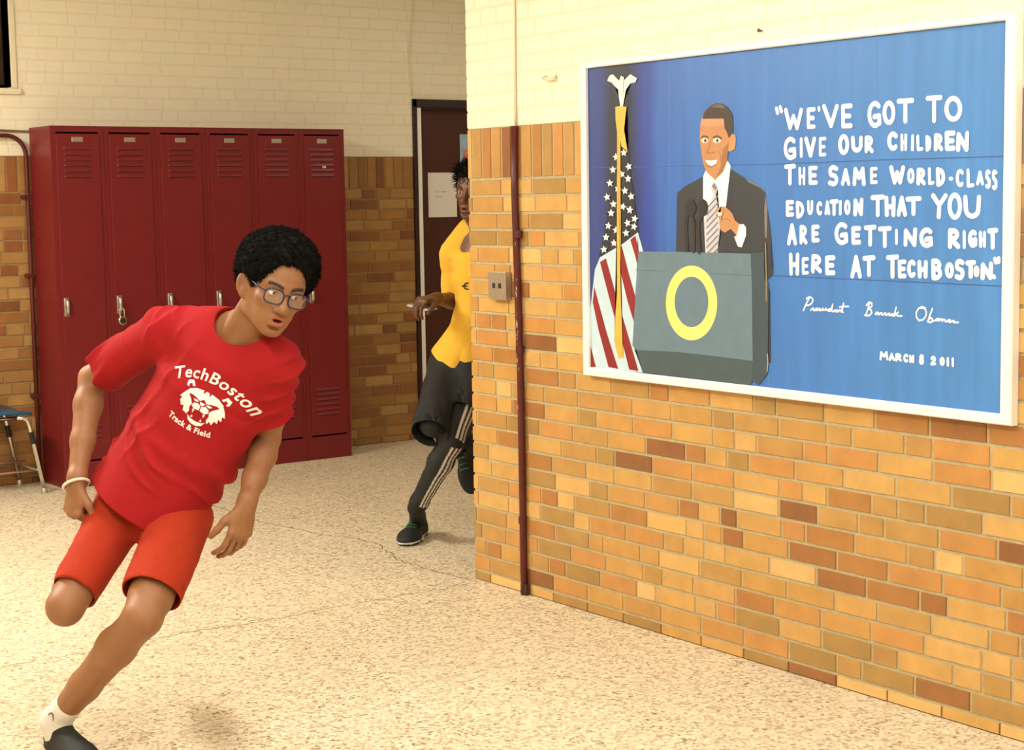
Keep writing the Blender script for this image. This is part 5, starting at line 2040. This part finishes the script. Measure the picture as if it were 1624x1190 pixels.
for s in 'RL':
    sh, el_, wr = K[s + 'sh'], K[s + 'el'], K[s + 'wr']
    b2.chain([sh, lerp(sh, el_, .4), el_], [0.047, 0.043, 0.034], 0.02)
    b2.chain([el_, lerp(el_, wr, .3), lerp(el_, wr, .95)], [0.034, 0.037, 0.025], 0.02)
    hp, kn, an = K[s + 'hip'], K[s + 'knee'], K[s + 'ank']
    b2.chain([hp, lerp(hp, kn, .4), kn], [0.082, 0.075, 0.050], 0.03)
    b2.chain([kn, lerp(kn, an, .3), lerp(kn, an, .9), an], [0.047, 0.050, 0.034, 0.034], 0.025)
b2.cone(K['neck'] - KY * 0.045, OH2 + RH2 @ np.array([0, -0.045, -0.020]), 0.058, 0.053, 0.025)
head(b2, OH2, RH2)
r2f = unit(K['Rwr'] - K['Rel'])
hdir = unit(at(662, 478, 7.52) - K['Rwr'])
hand(b2, K['Rwr'], hdir, view_dir(-10, 75), view_dir(20, -5), curl=(38, 52, 30), s=1.0)
hand(b2, K['Lwr'], unit(K['Lwr'] - K['Lel']), view_dir(80, 0), view_dir(0, 20), curl=(40, 50, 30), s=1.0)
lheel2 = onZ(669, 840, 0.02)
lheel2 = np.array([lheel2[0], lheel2[1], 0.0])
ltoe2 = onZ(641, 868, 0.0)
ltd = unit(np.array([*(ltoe2 - lheel2)[:2], 0]))
b2.chain([K['Lank'], lheel2 + ltd * 0.06 + np.array([0, 0, 0.06])], [0.034, 0.033], 0.02)
b2.cone(lheel2 + ltd * 0.05 + np.array([0, 0, 0.045]), lheel2 + ltd * 0.20 + np.array([0, 0, 0.035]), 0.028, 0.022, 0.02)
rs2 = unit(K['Rank'] - K['Rknee'])
rh2 = K['Rank'] + rs2 * 0.055 + np.array([0, 0, 0.015])
rd2 = unit(np.array([0, 0, -0.95]) + rs2 * 0.25)
b2.cone(K['Rank'], rh2 + rd2 * 0.05 - rs2 * 0.035, 0.034, 0.032, 0.02)
V, Q = b2.mesh(0.0040)
runner2 = sdf_obj('person', V, Q, M_SKIN2, None, head_colors(V, OH2, RH2, (98, 60, 40), (110, 58, 50), (26, 20, 16)))
tag(runner2, 'person in yellow t-shirt and striped black leggings running out from behind the brick corner', 'person')
hz = Field()
hz.ell(OH2 + RH2 @ np.array([0, 0.062, -0.020]), RH2, (0.092, 0.082, 0.108), 0.03)
hz.ell(OH2 + RH2 @ np.array([0, 0.020, -0.050]), RH2, (0.080, 0.080, 0.075), 0.03)
hz.disp(lambda P: 0.006 * vnoise(P * 60, 8))
hz.ell(OH2 + RH2 @ np.array([0, -0.010, 0.085]), RH2, (0.068, 0.076, 0.080), 0.012, 's')
hz.ell(OH2 + RH2 @ np.array([0, -0.075, 0.03]), RH2, (0.095, 0.075, 0.085), 0.012, 's')
VH, QH = hz.mesh(0.0045)
cv, cf = curls(VH, QH, RH2, 1500, 0.030, 14, 0.0022)
sdf_obj('hair', np.concatenate([VH, cv]), np.concatenate([QH, cf + len(VH)]), M_HAIR, runner2)
for s in (-1, 1):
    eye_mesh(OH2 + RH2 @ np.array([s * 0.032, 0.001, 0.0755]), RH2, RH2 @ np.array([0, 0, 1.0]), 0.0125, runner2)

M_YEL = mat('yellow_jersey_cotton', (226, 178, 62), 0.85, noise=0.03, bump=0.12, bscale=420, spec=0.2)
M_BLK = mat('black_sport_cloth', (16, 17, 18), 0.75, noise=0.1, nscale=40, bump=0.1, bscale=300)
M_LEG = mat('black_leggings', (16, 17, 18), 0.7, attr=True)
ty = Field()
h0 = lerp(K['pel'], K['neck'], -0.04) - KX * 0.02
y1, y2, y3, y4 = [lerp(K['pel'], K['neck'], f) for f in (0.30, 0.62, 0.84, 0.97)]
y1 = y1 + KX * 0.055
ty.tube(h0, y1, KX, KZ, (0.150, 0.120), (0.108, 0.104), 0.04, 'u', 0.006)
y2 = y2 + KX * 0.05
y3 = y3 + KX * 0.02
ty.tube(y1, y2, KX, KZ, (0.108, 0.104), (0.122, 0.112), 0.05, 'u', 0.02)
ty.tube(y2, y3, KX, KZ, (0.122, 0.112), (0.134, 0.098), 0.05, 'u', 0.03)
ty.cone(K['Rsh'], y4 - KX * 0.035 - KY * 0.0, 0.064, 0.060, 0.05)
ty.cone(K['Lsh'], y4 + KX * 0.03 - KY * 0.012, 0.062, 0.054, 0.05)
sl2 = []
for s in 'RL':
    sh, el_ = K[s + 'sh'], K[s + 'el']
    e = lerp(sh, el_, 0.80)
    ty.tube(sh, e, KZ, KX, (0.066, 0.068), (0.076, 0.074), 0.018, 'u', 0.004)
    sl2.append((e, unit(el_ - sh)))
ty.disp(lambda P: 0.007 * (1 - np.abs(vnoise(((P - K['pel']) @ RK) * np.array([14, 9, 9]), 41)) * 1.9) * 0.7 + 0.0015 * vnoise(P * 30, 42))
for e, ad_ in sl2: ty.cone(e - ad_ * 0.025, e + ad_ * 0.10, 0.060, 0.064, 0.003, 's')
ty.tube(h0 - KY * 0.06, h0 + KY * 0.05, KX, KZ, (0.138, 0.108), (0.128, 0.100), 0.003, 's', 0.004)
ty.cone(K['neck'] + KY * 0.045 + KX * 0.01, K['neck'] + KY * 0.16 + KZ * 0.03, 0.052, 0.075, 0.006, 's')
ty.plane(K['neck'] + KY * 0.035, KY)
a, b = ty.mesh(0.0042)
a = smooth_verts(a, b, 2)
shirt2 = sdf_obj('t_shirt', a, b, M_YEL, runner2)
# small dark print at the edge of the corner
bv = BVHTree.FromPolygons([Vector(v) for v in a], [tuple(int(i) for i in f) for f in b])
q = MB()
for pl in ([(743, 449), (738, 450), (735, 454), (738, 458), (743, 459)], [(733, 454), (741, 454)]):
    pts = []
    for px, py in pl:
        loc, nrm, i, d_ = bv.ray_cast(Vector(CAM), Vector(ray(px, py)))
        if loc is not None: pts.append(np.array(loc) + np.array(nrm) * 0.0008)
    if len(pts) > 1: q.tube(pts, 0.0032, 6)
if q.v: q.build('shirt_print', M_BLK, shirt2)

lg = Field()
for s in 'RL':
    hp, kn, an = K[s + 'hip'], K[s + 'knee'], K[s + 'ank']
    lg.chain([hp, lerp(hp, kn, .4), kn], [0.086, 0.080, 0.056], 0.03)
    lg.chain([kn, lerp(kn, an, .3), lerp(kn, an, .9), lerp(kn, an, .97)], [0.055, 0.056, 0.040, 0.040], 0.025)
lg.disp(lambda P: 0.0016 * vnoise(P * 38, 51))
a, b = lg.mesh(0.0032)
col = np.tile(np.array(lin((17, 18, 19))), (len(a), 1))
for s in 'LR':
    hp, kn, an = K[s + 'hip'], K[s + 'knee'], K[s + 'ank']
    for p0, p1 in ((hp, kn), (kn, lerp(kn, an, 0.88))):
        ax = p1 - p0
        L2 = ax @ ax
        t = (a - p0) @ ax / L2
        rel = a - p0 - t[:, None] * ax
        dist = np.linalg.norm(rel, axis=1)
        lat = (KX if s == 'L' else -KX) * 0.85 + KZ * 0.5
        lat = unit(lat - unit(ax) * (lat @ unit(ax)))
        oth = np.cross(unit(ax), lat)
        ang = np.arctan2(rel @ oth, rel @ lat) * 0.05
        on = (t > -0.02) & (t < 1.02) & (dist < 0.075) & (np.abs(ang) < 0.026) & (rel @ lat > 0)
        stripe = (np.abs(ang) < 0.0048) | (np.abs(np.abs(ang) - 0.0175) < 0.0048)
        col[on & stripe] = np.array(lin((206, 196, 184)))
sdf_obj('leggings', a, b, M_LEG, runner2, col)
s2 = Field()
s2.tube(lerp(K['pel'], K['neck'], -0.13), lerp(K['pel'], K['neck'], 0.10), KX, KZ, (0.146, 0.110), (0.140, 0.105), 0.03, 'u', 0.03)
for s, f, rr in (('L', 0.62, 0.100), ('R', 1.17, 0.086)):
    hp, kn = K[s + 'hip'], K[s + 'knee']
    s2.tube(lerp(hp, kn, -0.1), lerp(hp, kn, f), KX, KZ, (0.100, 0.106), (rr, rr), 0.04, 'u', 0.004)
s2.disp(lambda P: 0.005 * (1 - np.abs(vnoise(P * np.array([14, 14, 8]), 61)) * 1.9) * 0.7)
for s, f, rr in (('L', 0.62, 0.100), ('R', 1.17, 0.086)):
    hp, kn = K[s + 'hip'], K[s + 'knee']
    ad_ = unit(kn - hp)
    e = lerp(hp, kn, f)
    s2.cone(e - ad_ * 0.06, e + ad_ * 0.1, rr - 0.008, rr - 0.004, 0.003, 's')
a, b = s2.mesh(0.0045)
sdf_obj('shorts', smooth_verts(a, b, 2), b, M_BLK, runner2)
for an, kn, hl, td, upv in ((K['Lank'], K['Lknee'], lheel2, ltd, np.array([0, 0, 1.0])), (K['Rank'], K['Rknee'], rh2, rd2, -rs2)):
    so = Field()
    so.chain([lerp(an, kn, 0.14), an, hl + td * 0.055 + upv * 0.06], [0.037, 0.037, 0.037], 0.015)
    a, b = so.mesh(0.0042)
    sdf_obj('sock', a, b, M_BLK, runner2)
    fu, fs_ = Field(), Field()
    shoe(fu, fs_, hl, hl + td * 0.295, upv, 1.15, 0.050)
    a, b = fu.mesh(0.0040)
    su = sdf_obj('shoe', a, b, M_SHOEB, runner2)
    a, b = fs_.mesh(0.0040)
    mid = ((a - hl) @ upv) > 0.0075
    fm = mid[b].all(axis=1).astype(int)
    sdf_obj('sole', a, b, [M_BLACK, M_SOLE], su, None, fm)
    sd_ = np.cross(td, upv)
    bq = BVHTree.FromPolygons([Vector(v) for v in np.concatenate([a])], [tuple(int(i) for i in f) for f in b])
    va, qa = fu.mesh(0.006)
    bq = BVHTree.FromPolygons([Vector(v) for v in va], [tuple(int(i) for i in f) for f in qa])
    q = MB()
    for kk in range(5):
        c = hl + td * (0.105 + 0.026 * kk)
        pts = []
        for t in np.linspace(-0.024, 0.024, 7):
            loc, nrm, i, d_ = bq.ray_cast(Vector(c + sd_ * t + td * 0.008 * (t / 0.024) + upv * 0.25), Vector(-upv))
            if loc is not None: pts.append(np.array(loc) + np.array(nrm) * 0.001)
        if len(pts) > 2: q.tube(pts, 0.0028, 6)
    q.build('laces', mat('green_laces', (52, 104, 62), 0.7), su)

# phone in the hand
ph = K['Rwr'] + hdir * 0.085 - unit(view_dir(-10, 75)) * 0.030
hx = hdir
hy = unit(np.cross(hx, view_dir(-10, 75)))
hz_ = np.cross(hx, hy)
phone = MB()
bm = bmesh.new()
bmesh.ops.create_cube(bm, size=1)
for v in bm.verts: v.co = Vector((v.co.x * 0.068, v.co.y * 0.135, v.co.z * 0.008))
bmesh.ops.bevel(bm, geom=bm.edges[:], offset=0.003, segments=2, affect='EDGES')
bm.verts.index_update()
Rph = np.stack([hx, hy, hz_], 1)
phone.add([ph + Rph @ np.array(v.co[:]) for v in bm.verts], [tuple(v.index for v in f.verts) for f in bm.faces])
bm.free()
tag(phone.build('phone', mat('silver_phone_case', (196, 200, 204), 0.3, metal=0.4)), 'silver phone held in the hand of the runner in yellow', 'phone')

#@@END_PEOPLE@@
